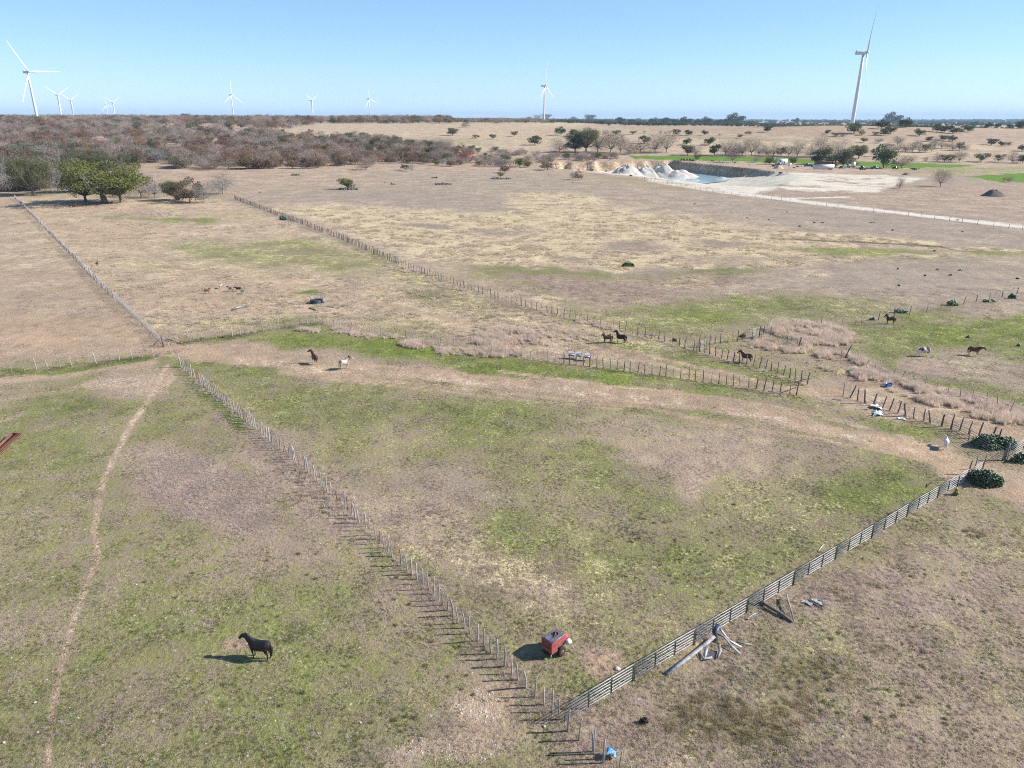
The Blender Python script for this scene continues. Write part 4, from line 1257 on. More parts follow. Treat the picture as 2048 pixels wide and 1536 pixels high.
bar((334, 681), .25, (364, 688), .15, .09, 'pale fallen log across the left gateway', m_palebark, 'fallen_log', 'log')
bar((312, 713), .08, (321, 708), .2, .06, 'brown fallen stick on the ground left of the painted post', m_postdark, 'fallen_log', 'log')

# ================================================================== animals
def chain_rings(m, pts, n=12):
    """pts: (x, y, z, half width across y, half height)"""
    P = [Vector(p[:3]) for p in pts]
    V, q = [], []
    for i, p in enumerate(P):
        d = (P[min(i + 1, len(P) - 1)] - P[max(i - 1, 0)]).normalized()
        side = d.cross(Vector((0, 0, 1)))
        side = side.normalized() if side.length > .15 else Vector((0, 1, 0))
        upv = side.cross(d).normalized()
        for k in range(n):
            w = 2 * math.pi * k / n
            V.append(tuple(p + side * math.cos(w) * pts[i][3] + upv * math.sin(w) * pts[i][4]))
    q = [(i * n + k, i * n + (k + 1) % n, (i + 1) * n + (k + 1) % n, (i + 1) * n + k) for i in range(len(P) - 1) for k in range(n)]
    V += [tuple(P[0]), tuple(P[-1])]
    c0, c1 = len(V) - 2, len(V) - 1
    t = [(c0, (k + 1) % n, k) for k in range(n)] + [(c1, (len(P) - 1) * n + k, (len(P) - 1) * n + (k + 1) % n) for k in range(n)]
    m.add(V, q, t)

def remeshed(mb, name, voxel, mat):
    me = mb.mesh(name + '_raw')
    o = bpy.data.objects.new('tmp', me); COL.objects.link(o)
    md = o.modifiers.new('r', 'REMESH'); md.mode = 'VOXEL'; md.voxel_size = voxel
    ms = o.modifiers.new('s', 'SMOOTH'); ms.iterations = 3; ms.factor = .5
    dg = bpy.context.evaluated_depsgraph_get()
    ev = o.evaluated_get(dg)
    out = bpy.data.meshes.new_from_object(ev, depsgraph=dg)
    out.name = name
    bpy.data.objects.remove(o, do_unlink=True)
    bpy.data.meshes.remove(me)
    out.materials.clear(); out.materials.append(mat)
    out.polygons.foreach_set('use_smooth', np.ones(len(out.polygons), bool))
    return out

def equine(neck='up', yaw=0.0, stride=0.0, goat=False, mat=None, bulk=1.0):
    """a horse (or goat) standing on z=0 facing +x; returns body, mane, tail meshes"""
    m = MB()
    b = bulk
    body = [(-.88, 0, 1.16, .08, .12), (-.82, 0, 1.15, .19, .26), (-.64, 0, 1.15, .29 * b, .34), (-.42, 0, 1.10, .32 * b, .36), (-.15, 0, 1.03, .34 * b, .38),
            (.12, 0, 1.02, .33 * b, .38), (.36, 0, 1.06, .29 * b, .38), (.56, 0, 1.10, .23, .31), (.68, 0, 1.13, .13, .20)]
    chain_rings(m, body, 14)
    N = dict(mid=[(.42, 1.18), (.62, 1.36), (.80, 1.52), (.94, 1.66)], up=[(.40, 1.22), (.58, 1.42), (.74, 1.62), (.86, 1.80)], high=[(.40, 1.24), (.53, 1.48), (.64, 1.72), (.72, 1.92)],
             level=[(.44, 1.20), (.68, 1.30), (.90, 1.38), (1.10, 1.44)], down=[(.46, 1.14), (.74, .92), (.94, .66), (1.06, .44)])[neck]
    hd = dict(mid=[(.92, 1.69), (1.05, 1.65), (1.24, 1.50), (1.38, 1.35), (1.43, 1.30)], up=[(.84, 1.82), (.98, 1.75), (1.16, 1.58), (1.32, 1.42), (1.38, 1.37)], high=[(.70, 1.94), (.86, 1.90), (1.06, 1.80), (1.24, 1.70), (1.30, 1.67)],
              level=[(1.10, 1.46), (1.24, 1.42), (1.40, 1.26), (1.52, 1.08), (1.56, 1.03)], down=[(1.04, .46), (1.13, .38), (1.18, .22), (1.17, .06), (1.16, .02)])[neck]
    def tw(p, f):
        a = yaw * f
        x, z = p[0] - .45, p[1]
        return (.45 + x * math.cos(a), x * math.sin(a), z)
    nw = [(.21, .33), (.17, .27), (.135, .21), (.11, .165)]
    nk = [(*tw(p, (i + 1) / 5), *nw[i]) for i, p in enumerate(N)]
    chain_rings(m, nk, 12)
    hw = [(.09, .13), (.115, .155), (.09, .12), (.065, .09), (.05, .065)]
    hp = [(*tw(p, 1.0), *hw[i]) for i, p in enumerate(hd)]
    chain_rings(m, hp, 12)
    e0 = Vector(hp[0][:3])
    sd = Vector((-math.sin(yaw), math.cos(yaw), 0))
    for s in (-1, 1):
        q = e0 + sd * .075 * s + Vector((0, 0, .10 if neck != 'down' else .02))
        m.tube([q - Vector((0, 0, .06)), q, q + Vector((.02, 0, .13)) + sd * .03 * s], [.035, .045, .012], 6)
    s1, s2 = stride, -stride
    def leg(x0, y, pts, w):
        chain = []
        for (dx, z, r) in pts: chain.append((x0 + dx, y, z))
        m.tube([(c[0], c[1], c[2]) for c in chain], [p[2] for p in pts], 8)
    for side, s in ((-1, s1), (1, s2)):
        f = [(0, 1.02, .15), (.0 + s * .15, .78, .10), (.02 + s * .35, .52, .062), (.02 + s * .42, .48, .06), (.0 + s * .5, .26, .042), (.0 + s * .55, .14, .048), (.03 + s * .6, .06, .05), (.05 + s * .6, .0, .066)]
        leg(.44, .15 * side, f, 0)
        hsd = [(0, 1.02, .19), (.06 - s * .1, .80, .145), (.0 - s * .2, .62, .085), (-.10 - s * .3, .50, .062), (-.09 - s * .33, .44, .055), (-.06 - s * .36, .24, .042), (-.05 - s * .38, .13, .048), (-.02 - s * .38, .05, .05), (0 - s * .38, 0, .066)]
        leg(-.60, .15 * side, hsd, 0)
    bm_ = remeshed(m, 'body', .03, mat)
    # mane: a thick strip along the crest; tail: a tapering lock
    mane = MB(); tail = MB()
    cr_ = [Vector(p[:3]) + Vector((0, 0, p[4] * .8)) for p in nk[::-1]]
    cr_ = [Vector(hp[0][:3]) + Vector((0, 0, .10))] + cr_
    mane.tube([tuple(c - Vector((.04, 0, .0))) for c in cr_], [.03, .06, .07, .06, .03], 6, sq=[.05, .09, .12, .10, .05])
    if goat:
        tail.tube([(-.84, 0, 1.25), (-.95, 0, 1.36), (-1.0, 0, 1.42)], [.05, .06, .02], 6)
    else:
        tail.tube([(-.83, 0, 1.30), (-.92, 0, 1.18), (-.93, 0, .95), (-.88, 0, .65), (-.86, 0, .36)], [.03, .08, .10, .085, .03], 7)
    return bm_, mane.mesh('mane', None, True), tail.mesh('tail', None, True)

def coat(name, base, patch=None, seed=0, cover=.5, rough=.6, legs=None, scale=1.3):
    """coat of one colour, with patches of a second, and lower legs of a third"""
    m = bpy.data.materials.new(name); m.use_nodes = True
    nt = m.node_tree; b = nt.nodes['Principled BSDF']; b.inputs['Roughness'].default_value = rough
    tc = nt.nodes.new('ShaderNodeTexCoord')
    nz_ = nt.nodes.new('ShaderNodeTexNoise'); nz_.inputs['Scale'].default_value = scale; nz_.inputs['Detail'].default_value = 1.5
    mp = nt.nodes.new('ShaderNodeMapping'); mp.inputs['Location'].default_value = (seed * 3.1, seed * 1.7, seed * .9)
    nt.links.new(tc.outputs['Object'], mp.inputs[0]); nt.links.new(mp.outputs[0], nz_.inputs['Vector'])
    st = nt.nodes.new('ShaderNodeMapRange'); st.inputs[1].default_value = cover - .015; st.inputs[2].default_value = cover + .015
    nt.links.new(nz_.outputs[0], st.inputs[0])
    mx = nt.nodes.new('ShaderNodeMix'); mx.data_type = 'RGBA'
    mx.inputs[6].default_value = (*base, 1); mx.inputs[7].default_value = (*(patch or tuple(c * .8 for c in base)), 1)
    nt.links.new(st.outputs[0], mx.inputs[0])
    out = mx.outputs[2]
    if legs:
        sx = nt.nodes.new('ShaderNodeSeparateXYZ'); nt.links.new(tc.outputs['Object'], sx.inputs[0])
        lm = nt.nodes.new('ShaderNodeMapRange'); lm.inputs[1].default_value = legs[1] + .03; lm.inputs[2].default_value = legs[1] - .03
        nt.links.new(sx.outputs[2], lm.inputs[0])
        m2 = nt.nodes.new('ShaderNodeMix'); m2.data_type = 'RGBA'; m2.inputs[7].default_value = (*legs[0], 1)
        nt.links.new(out, m2.inputs[6]); nt.links.new(lm.outputs[0], m2.inputs[0]); out = m2.outputs[2]
    nt.links.new(out, b.inputs['Base Color'])
    return m
cblack = coat('black_coat', (.008, .007, .008), (.014, .010, .009), 1, rough=.6)
cbay = coat('dark_bay_coat', (.055, .022, .012), (.04, .017, .01), 2, legs=((.015, .012, .01), .5), rough=.45)
cbrown = coat('brown_coat', (.075, .035, .02), (.05, .025, .016), 3, legs=((.48, .38, .26), .55), rough=.5)
cchest = coat('chestnut_coat', (.12, .032, .014), (.09, .025, .012), 4, legs=((.5, .42, .33), .2), rough=.45)
csorrel = coat('sorrel_coat', (.22, .075, .03), (.17, .055, .025), 5, legs=((.6, .5, .4), .4))
cpinto = coat('white_and_roan_pinto_coat', (.52, .44, .36), (.22, .14, .10), 6, .56)
cpaint = coat('brown_and_white_paint_coat', (.07, .03, .02), (.66, .62, .56), 8, .52, legs=((.7, .66, .6), .6))
cwhite = coat('white_pony_coat', (.70, .68, .65), (.05, .045, .045), 12, .66, scale=2.2)
m_hairblack = nmat('black_hair', (.014, .012, .012), .6)
m_hairflax = nmat('flaxen_hair', (.52, .34, .16), .6)
m_hairwhite = nmat('cream_hair', (.66, .60, .50), .7)
m_hairbrown = nmat('brown_hair', (.06, .03, .018), .7)
_EQ = {}
def horse(px, py, heading, scale, neck, yaw, stride, ct, hair, label, tailhair=None, goat=False, name=None, cat=None, group=None, bulk=1.0):
    key = (neck, yaw, stride, goat, bulk)
    if key not in _EQ: _EQ[key] = equine(neck, yaw, stride, goat, ct, bulk)
    bme, mme, tme = _EQ[key]
    p = G(px, py)
    root = empty(name or ('goat' if goat else 'horse'), p, math.radians(heading), label, cat or ('goat' if goat else 'horse'), group)
    root.scale = (scale,) * 3
    b = bme.copy(); b.materials.clear(); b.materials.append(ct); link('body', b, root)
    t = tme.copy(); t.materials.append(tailhair or hair); link('tail', t, root)
    if not goat:
        mm = mme.copy(); mm.materials.append(hair); link('mane', mm, root)
    else:
        hm = MB()
        e = dict(up=(.80, 1.93), level=(1.06, 1.56), down=(1.0, .52), high=(.66, 2.04))[neck]
        for s in (-1, 1): hm.tube([(e[0], .05 * s, e[1] - .06), (e[0] - .07, .07 * s, e[1] + .08), (e[0] - .16, .10 * s, e[1] + .12)], [.03, .022, .008], 5)
        hm.build('horns', m_stone, root)
    return root
horse(521, 1316, 166, 1.0, 'mid', .0, .06, cblack, m_hairblack, 'black horse standing alone in the left foreground', bulk=1.05)
horse(630, 727, 125, .98, 'high', .9, .12, cbrown, m_hairbrown, 'dark brown horse with pale legs on the bare track', bulk=1.15)
horse(690, 738, 38, .98, 'up', -.5, .1, cpinto, m_hairblack, 'pale pinto horse with dark neck beside the dark brown one', m_hairwhite, bulk=1.08)
horse(1214, 686, 195, .95, 'up', .5, .0, cbay, m_hairblack, 'left of two black horses by the fence, head turned to us')
horse(1241, 686, 160, 1.0, 'high', .0, .1, cblack, m_hairblack, 'right of two black horses by the fence, head raised', m_hairbrown)
horse(1491, 725, 152, .98, 'up', .35, .0, cchest, m_hairflax, 'chestnut horse with flaxen mane inside the pen fence')
horse(1779, 648, 176, .95, 'up', .3, .0, cbay, m_hairblack, 'dark bay horse standing by the far wire fence at right', m_hairblack)
horse(1846, 713, 184, 1.0, 'down', .0, .1, cpaint, m_hairblack, 'brown and white paint horse grazing at right', m_hairwhite, bulk=1.1)
horse(1947, 711, -22, .95, 'level', .0, .14, cchest, m_hairwhite, 'dark chestnut horse with pale face walking at the far right', m_hairbrown)
horse(1890, 896, 62, .74, 'level', .3, .0, cwhite, m_hairwhite, 'small white pony with a black patch by the open gate', name='pony', cat='pony', bulk=1.1)
horse(143, 416, 10, 1.0, 'level', .0, .1, cchest, m_hairbrown, 'red-brown horse at the edge of the oak shade')
horse(151, 416, 0, .95, 'down', .0, .0, csorrel, m_hairwhite, 'pale sorrel horse grazing right against the red-brown one')
cg = [coat('red_goat_coat', (.26, .10, .05), None, 1), coat('cream_goat_coat', (.42, .34, .24), None, 2), coat('black_and_white_goat_coat', (.45, .43, .40), (.03, .028, .025), 3, .47, scale=2.5),
      coat('dark_brown_goat_coat', (.05, .028, .018), None, 4), coat('white_goat_coat', (.50, .44, .34), (.2, .13, .09), 5, .54)]
gk = dict(goat=True)
horse(415, 587, 12, .62, 'up', .0, .0, cg[0], m_hairbrown, 'red-brown goat, leftmost of the group on bare ground', **gk)
horse(442, 577, 75, .58, 'up', .3, .0, cg[1], m_hairwhite, 'cream goat standing behind the others of the group', **gk)
horse(461, 583, 175, .62, 'up', .0, .1, cg[2], m_hairwhite, 'black and white goat in the middle of the group', **gk)
horse(477, 583, 178, .64, 'level', .0, .1, cg[3], m_hairbrown, 'dark brown goat right of the pied one', **gk)
horse(487, 588, 140, .66, 'down', .0, .0, cg[4], m_hairwhite, 'white goat, nearest and rightmost of the group', **gk)
horse(195, 532, 100, .66, 'up', .2, .0, cg[3], m_hairbrown, 'dark goat alone near the long left fence', **gk)

# ================================================================== things on the ground
def place(o, px, py, rz=0.0, label=None, cat=None, group=None):
    o.location = G(px, py); o.rotation_euler = (0, 0, rz)
    return tag(o, label, cat, group)

def compressor():
    root = empty('towed_compressor', G(1107, 1303), math.radians(44), 'red towed engine compressor on two wheels with a hole in its top', 'compressor trailer')
    mr = nmat('faded_red_enamel', (.40, .095, .085), .5, (.32, .085, .075), 3)
    mg = nmat('bare_grey_lid_steel', (.27, .30, .36), .35, (.22, .19, .20), 4, metal=.5)
    mk = nmat('engine_black', (.015, .015, .016), .7)
    # body with the lower front corners cut over the wheels
    prof = [(-.68, .42), (-.30, .42), (-.18, .62), (.42, .66), (.70, .80), (.70, 1.26), (.60, 1.33), (-.62, 1.33), (-.70, 1.24)]
    V, q, t = [], [], []
    n = len(prof)
    for y in (-.47, .47): V += [(x, y, z) for x, z in prof]
    for i in range(n): q.append((i, (i + 1) % n, n + (i + 1) % n, n + i))
    bmx = bmesh.new()
    vs = [bmx.verts.new(v) for v in V]
    bmx.faces.new(vs[:n]); bmx.faces.new(vs[n:][::-1])
    for a in q: bmx.faces.new([vs[k] for k in a])
    bmesh.ops.recalc_face_normals(bmx, faces=bmx.faces)
    me = bpy.data.meshes.new('body'); bmx.to_mesh(me); bmx.free(); me.materials.append(mr)
    link('body', me, root)
    lid = MB()
    ring = []
    N = 20
    hx, hy, hr = .15, .02, .21
    # lid with a round opening: ring of quads from the circle to the lid edge
    V, qd = [], []
    for k in range(N):
        w = 2 * math.pi * k / N
        c, s = math.cos(w), math.sin(w)
        V.append((hx + hr * c, hy + hr * s, 1.345))
        sc_ = min((.62 - hx * (1 if c > 0 else -1)) / max(abs(c), 1e-6), (.44 - hy * (1 if s > 0 else -1)) / max(abs(s), 1e-6))
        V.append((hx + sc_ * c, hy + sc_ * s, 1.345))
    for k in range(N):
        a, b2 = 2 * k, 2 * ((k + 1) % N)
        qd.append((a, a + 1, b2 + 1, b2))
    lid.add(V, qd)
    lid.build('lid', mg, root)
    MB().tube([(hx, hy, 1.335), (hx, hy, 1.338)], [hr * .98, hr * .98], 18).build('opening', mk, root)
    rim_ = MB()
    for k in range(18):
        w = 2 * math.pi * k / 18
        rim_.box((hx + hr * math.cos(w), hy + hr * math.sin(w), 1.365), (.02, .085, .05), rz=w)
    rim_.build('opening_rim', m_rustsheet, root)
    MB().box((-.02, -.475, .80), (.02, .014, .5)).box((.36, -.475, 1.0), (.02, .014, .6)).box((.0, -.44, 1.352), (1.24, .05, .012)).build('panel_seam', m_tin, root)
    MB().box((-.705, 0, .98), (.012, .7, .5)).build('rear_door', nmat('dark_faded_red', (.22, .055, .05), .6, (.14, .05, .04), 6), root)
    MB().box((hx, hy, 1.37), (.46, .05, .03), rz=.5).build('strap', mr, root)
    MB().tube([(hx - .30, hy - .12, 1.35), (hx - .34, hy - .14, 1.42)], [.05, .04], 8).build('filler_cap', mk, root)
    MB().box((0, -.475, .98), (1.3, .012, .03)).box((0, -.475, 1.08), (1.3, .012, .02)).build('side_ridge', mr, root)
    MB().box((.0, 0, .40), (1.7, .62, .08)).box((1.05, 0, .42), (.8, .10, .08)).build('chassis', mk, root)
    MB().tube([(.10, -.62, .34), (.10, .62, .34)], .035, 8).build('axle', mk, root)
    for s in (-1, 1):
        y = .60 * s
        ty = MB()
        pts = []
        ty.tube([(.10, y - .11 * s, .34), (.10, y - .10 * s, .34), (.10, y + .10 * s, .34), (.10, y + .11 * s, .34)], [.26, .335, .335, .26], 22)
        w = ty.build('wheel', m_black, root, True)
        MB().tube([(.10, y + .09 * s, .34), (.10, y + .118 * s, .34)], [.19, .17], 16).tube([(.10, y + .11 * s, .34), (.10, y + .15 * s, .34)], [.07, .05], 10).build('rim', m_rustsheet, w)
    MB().tube([(.62, -.60, .74), (.92, -.62, .74)], [.19, .17], 16).build('lamp_housing', m_white, root, True)
    MB().tube([(.90, -.62, .74), (.935, -.62, .74)], [.145, .13], 14).build('lamp_face', mk, root)
    MB().tube([(.76, -.10, .75), (1.12, -.10, .75)], [.22, .22], 14).tube([(.95, .2, .7), (.95, .2, 1.2)], [.05, .05], 8).build('engine_drum', mr, root, True)
    MB().box((.80, .15, .70), (.30, .5, .35)).build('engine_block', mk, root)
    MB().tube([(.8, -.66, .55), (.98, -.86, .34), (1.0, -1.02, .16), (1.12, -1.10, .12)], .022, 6).build('hose', m_tin, root, True)
    MB().tube([(-.62, -.42, .40), (-.78, -.46, .25), (-.72, -.58, .06)], .018, 6).build('cable', m_tin, root, True)
    MB().box((1.45, 0, .30), (.12, .12, .5)).build('jack', mr, root)
    return root
compressor()

def open_trough(L, W, Hh, name, mat, legs=True, t=.03):
    root = empty(name)
    MB().box((0, 0, Hh * .5 + .12), (L, W - .18, t)).build('floor', mat, root)
    for s in (-1, 1):
        MB().box((0, s * (W / 2 - .04), Hh * .5 + .12 + Hh * .28), (L, t, Hh * .62), rx=-s * .3).build('side', mat, root)
        MB().box((s * (L / 2 - t), 0, Hh * .5 + .12 + Hh * .25), (t, W - .1, Hh * .55)).build('end', mat, root)
        MB().box((0, s * (W / 2 + .03), Hh * 1.05 + .12), (L, .05, .035)).build('rim', m_piperust if mat is m_rustsheet else mat, root)
    if legs:
        for sx in (-1, 1):
            for sy in (-1, 1):
                MB().box((sx * L * .42, sy * W * .38, Hh * .25 + .03), (.05, .05, Hh * .5 + .2)).build('leg', mat, root)
    return root
a, b = G(-14, 921), G(36, 874)
tr = open_trough((b - a).length, .95, .42, 'feed_trough', m_rustsheet)
tr.location = (a + b) / 2; tr.rotation_euler = (0, 0, math.atan2(b.y - a.y, b.x - a.x))
tag(tr, 'long rusty steel feed trough cut off by the left edge', 'trough')
a, b = G(466, 622), G(494, 614)
tr = open_trough((b - a).length, .6, .25, 'feed_trough', m_tin, False)
tr.location = (a + b) / 2; tr.rotation_euler = (0, 0, math.atan2(b.y - a.y, b.x - a.x))
tag(tr, 'grey metal feed trough lying near the group of goats', 'trough')

def stock_tank():
    root = empty('stock_tank', G(633, 606), .1, 'round dark stock tank of water with posts standing round it', 'water tank')
    m = MB(); N = 28
    V, q = [], []
    for (r, z) in ((1.0, -.05), (1.02, .66), (.96, .66), (.95, .2)):
        V += [(r * math.cos(2 * math.pi * k / N), r * math.sin(2 * math.pi * k / N), z) for k in range(N)]
    for i in range(3): q += [(i * N + k, i * N + (k + 1) % N, (i + 1) * N + (k + 1) % N, (i + 1) * N + k) for k in range(N)]
    m.add(V, q); m.build('tank_wall', nmat('dark_tank_rubber', (.035, .035, .045), .7), root, True)
    wm = bpy.data.materials.new('tank_water'); wm.use_nodes = True
    w = wm.node_tree.nodes['Principled BSDF']; w.inputs['Base Color'].default_value = (.02, .06, .09, 1); w.inputs['Roughness'].default_value = .06
    MB().tube([(0, 0, .50), (0, 0, .52)], [.96, .96], 26).build('water', wm, root)
    MB().box((1.32, .1, .42), (.55, .9, .84)).build('float_box', nmat('grey_block', (.30, .29, .33), .9), root)
    for (x, y, h_, lx) in ((-1.1, .1, 1.35, 0), (-.35, 1.1, 1.5, 0), (.6, 1.2, 1.75, .3), (1.0, 1.0, 1.3, 0), (1.45, .75, 1.6, 0)):
        MB().tube([(x, y, -.1), (x + lx, y, h_)], [.05, .045], 6).build('post', m_postdark, root)
    return root
stock_tank()
bar((618, 617), .08, (636, 622), .08, .09, 'dark log lying below the round stock tank', m_postdark, 'fallen_log', 'log')

def drum_feeder(px, py, rz, label):
    root = empty('drum_feeder', G(px, py), rz, label, 'feeder', 'three galvanised drum feeders behind the stay fence')
    root.scale = (.85, .85, .85)
    m = MB(); N = 12
    V, q = [], []
    L = .92
    for x in (-L / 2, L / 2):
        V += [(x, .36 * math.cos(math.pi * k / N), .92 + .36 * math.sin(math.pi * k / N)) for k in range(N + 1)]
    q = [(k, k + 1, N + 2 + k, N + 1 + k) for k in range(N)]
    m.add(V, q); m.box((0, -.36, .82), (L, .02, .2)).box((0, .36, .82), (L, .02, .2))
    m.build('hood', nmat('white_galvanised_hood', (.72, .74, .76), .35, (.55, .57, .6), 4, metal=.2), root, True)
    MB().box((0, 0, .70), (L * 1.02, .62, .30)).build('bin', nmat('blue_grey_bin', (.12, .15, .22), .6), root)
    MB().tube([(L / 2 + .01, 0, .92), (L / 2 + .04, 0, .92)], [.35, .35], 16).build('open_end_shade', m_black, root)  # black disc stands in for the shade inside the open drum end
    for sx in (-1, 1):
        for sy in (-1, 1): MB().box((sx * .38, sy * .25, .28), (.04, .04, .6)).build('leg', m_pipedk, root)
    return root
drum_feeder(1142, 717, -.1, 'left of three white hooded drum feeders behind the fence')
drum_feeder(1157, 718, -.15, 'middle of three white hooded drum feeders behind the fence')
drum_feeder(1174, 721, -.05, 'right of three white hooded drum feeders behind the fence')

def blue_tub():
    root = empty('plastic_tub', G(1777, 773), .2, 'bright blue plastic tub on the stony patch', 'tub')
    mb = nmat('blue_plastic', (.015, .20, .55), .4)
    m = MB(); N = 20; V, q = [], []
    for (r, z) in ((.32, 0), (.40, .42), (.42, .43), (.37, .42), (.30, .05)):
        V += [(r * 1.25 * math.cos(2 * math.pi * k / N), r * math.sin(2 * math.pi * k / N), z) for k in range(N)]
    for i in range(4): q += [(i * N + k, i * N + (k + 1) % N, (i + 1) * N + (k + 1) % N, (i + 1) * N + k) for k in range(N)]
    m.add(V, q); m.build('shell', mb, root, True)
    MB().tube([(0, 0, .05), (0, 0, .30)], [.30, .36], 16).build('content', mb, root)
blue_tub()

def crumpled(name, pts_px, z, mat, label, cat, n=7, amp=.12, seed=1, thick=.015):
    """a sheet between four ground points, crumpled, with thickness"""
    q = random.Random(seed)
    P = [G(*p) for p in pts_px]
    o0 = P[0]
    V, F = [], []
    for side in (0, 1):
        q = random.Random(seed)
        for i in range(n):
            for j in range(n):
                s, t = i / (n - 1), j / (n - 1)
                a = P[0].lerp(P[1], s); b = P[3].lerp(P[2], s); c = a.lerp(b, t)
                hz_ = q.uniform(0, amp) + z * math.sin(math.pi * s)
                V.append((c.x - o0.x + q.uniform(-.05, .05), c.y - o0.y + q.uniform(-.05, .05), c.z - o0.z + .03 + hz_ + side * thick))
    for side in (0, 1):
        b_ = side * n * n
        for i in range(n - 1):
            for j in range(n - 1):
                f = [b_ + i * n + j, b_ + (i + 1) * n + j, b_ + (i + 1) * n + j + 1, b_ + i * n + j + 1]
                F.append(f if side else f[::-1])
    e = [(0, j) for j in range(n)] + [(i, n - 1) for i in range(1, n)] + [(n - 1, j) for j in range(n - 2, -1, -1)] + [(i, 0) for i in range(n - 2, 0, -1)]
    for k in range(len(e)):
        a, b = e[k], e[(k + 1) % len(e)]
        F.append([a[0] * n + a[1], b[0] * n + b[1], n * n + b[0] * n + b[1], n * n + a[0] * n + a[1]])
    o = link(name, mesh_np(name, V, np.array(F), mat)); o.location = o0
    return tag(o, label, cat)
m_bluetarp = nmat('blue_tarp', (.03, .22, .50), .5, (.25, .45, .65), 5)
m_greytarp = nmat('grey_plastic', (.40, .40, .40), .6, (.25, .24, .23), 5)
crumpled('plastic_tarp', [(1208, 1520), (1232, 1522), (1232, 1508), (1208, 1506)], .25, m_bluetarp, 'crumpled blue plastic between posts at the bottom edge', 'tarp', 8, .35, 3)
crumpled('scrap_sheet', [(1602, 1205), (1625, 1214), (1628, 1206), (1614, 1201)], 0, m_greytarp, 'pale scrap sheet, left piece beside the dark stick', 'scrap', 6, .1, 4)
crumpled('scrap_sheet', [(1622, 1202), (1648, 1216), (1645, 1206), (1630, 1200)], 0, nmat('bluish_scrap', (.30, .38, .45), .6, (.42, .42, .42), 4), 'bluish scrap sheet, right piece beside the dark stick', 'scrap', 6, .12, 5)
bar((1615, 1201), .08, (1646, 1220), .05, .06, 'dark stick lying across the two scrap sheets', m_postdark, 'stick', 'stick')
crumpled('scrap_sheet', [(1738, 815), (1765, 822), (1764, 815), (1745, 811)], .1, m_white, 'white plastic scrap upper piece beside the stay fence', 'scrap', 7, .25, 6)
crumpled('scrap_sheet', [(1745, 835), (1768, 832), (1760, 824), (1748, 826)], .1, nmat('pale_blue_scrap', (.5, .65, .72), .6, (.7, .7, .7), 5), 'pale bluish scrap lower piece beside the stay fence', 'scrap', 7, .3, 7)
crumpled('scrap_sheet', [(1795, 838), (1813, 842), (1811, 838), (1798, 835)], 0, m_white, 'thin white strip of scrap right of the blue pieces', 'scrap', 5, .1, 8)
crumpled('scrap_board', [(1636, 1104), (1641, 1103), (1652, 1090), (1648, 1089)], 0, nmat('raw_lumber', (.62, .52, .36), .8), 'short pale board lying just inside the pipe panels', 'board', 3, .02, 9, .04)
crumpled('scrap_board', [(1490, 1240), (1497, 1241), (1525, 1226), (1520, 1224)], 0, m_tin, 'flat grey board outside the panels left of the branch', 'board', 4, .06, 10, .04)

def curved_plank(name, pts, w, mat, label, cat='board', thick=.04, group=None):
    """pts: (px, py, height) along the plank"""
    P = [G(p[0], p[1]) + Vector((0, 0, p[2])) for p in pts]
    o0 = P[0].copy(); m = MB(); V = []
    for i, p in enumerate(P):
        d = (P[min(i + 1, len(P) - 1)] - P[max(i - 1, 0)]); d.z = 0
        s = Vector((-d.y, d.x, 0)).normalized() * w / 2
        ww = 1.0 if i < len(P) - 1 else .8
        for sg, dz in ((-1, 0), (1, 0), (1, thick), (-1, thick)):
            q = p - o0 + s * sg * ww; V.append((q.x, q.y, q.z + dz + (.06 if sg > 0 else 0)))
    q = [(i * 4 + k, i * 4 + (k + 1) % 4, (i + 1) * 4 + (k + 1) % 4, (i + 1) * 4 + k) for i in range(len(P) - 1) for k in range(4)]
    q += [(3, 2, 1, 0), tuple(len(V) - 4 + k for k in range(4))]
    m.add(V, q); o = m.build(name, mat); o.location = o0
    return tag(o, label, cat, group)
m_board = nmat('silvered_board', (.44, .42, .42), .9, (.22, .20, .19), 3, stretch=(1, 1, 1))
GR = 'collapsed boards and tin beside the pipe panels'
curved_plank('long_plank', [(1333, 1350, .06), (1372, 1322, .1), (1408, 1296, .2), (1432, 1279, .35)], .24, m_board, 'long grey plank pointing down left from the collapsed heap', group=GR)
curved_plank('bent_board', [(1432, 1279, .45), (1446, 1283, .40), (1462, 1298, .2), (1480, 1311, .08)], .15, m_board, 'bent grey board curving down right from the heap', group=GR)
curved_plank('bent_board', [(1434, 1270, .75), (1442, 1277, .55), (1458, 1290, .3), (1482, 1298, .1)], .12, m_tin, 'thin tin strip curving right above the bent board', group=GR)
curved_plank('bent_board', [(1434, 1270, .85), (1428, 1277, .5), (1432, 1287, .15)], .34, nmat('dark_tin', (.09, .10, .13), .5, metal=.4), 'dark upright tin piece at the peak of the heap', group=GR)
curved_plank('bent_board', [(1398, 1308, .1), (1408, 1322, .12), (1424, 1318, .1)], .14, m_board, 'short grey board at the bottom of the heap', group=GR)
curved_plank('bent_board', [(1414, 1300, .3), (1410, 1310, .22), (1407, 1322, .08)], .22, m_tin, 'pale bent tin left of the dark hollow', group=GR)
curved_plank('bent_board', [(1437, 1298, .3), (1440, 1308, .2), (1434, 1319, .06)], .2, m_board, 'curled board right of the dark hollow', group=GR)
crumpled('scrap_sheet', [(1410, 1318), (1432, 1316), (1434, 1304), (1414, 1303)], 0, nmat('hollow_shade', (.11, .10, .11), .7), 'added dark sheet standing in for shade inside the collapsed heap', 'scrap', 6, .08, 12)  # dark sheet added as the shade in the hollow between the boards
curved_plank('thin_lath', [(1472, 1287, .06), (1504, 1292, .05)], .08, m_board, 'thin pale lath lying right of the heap', group=GR)
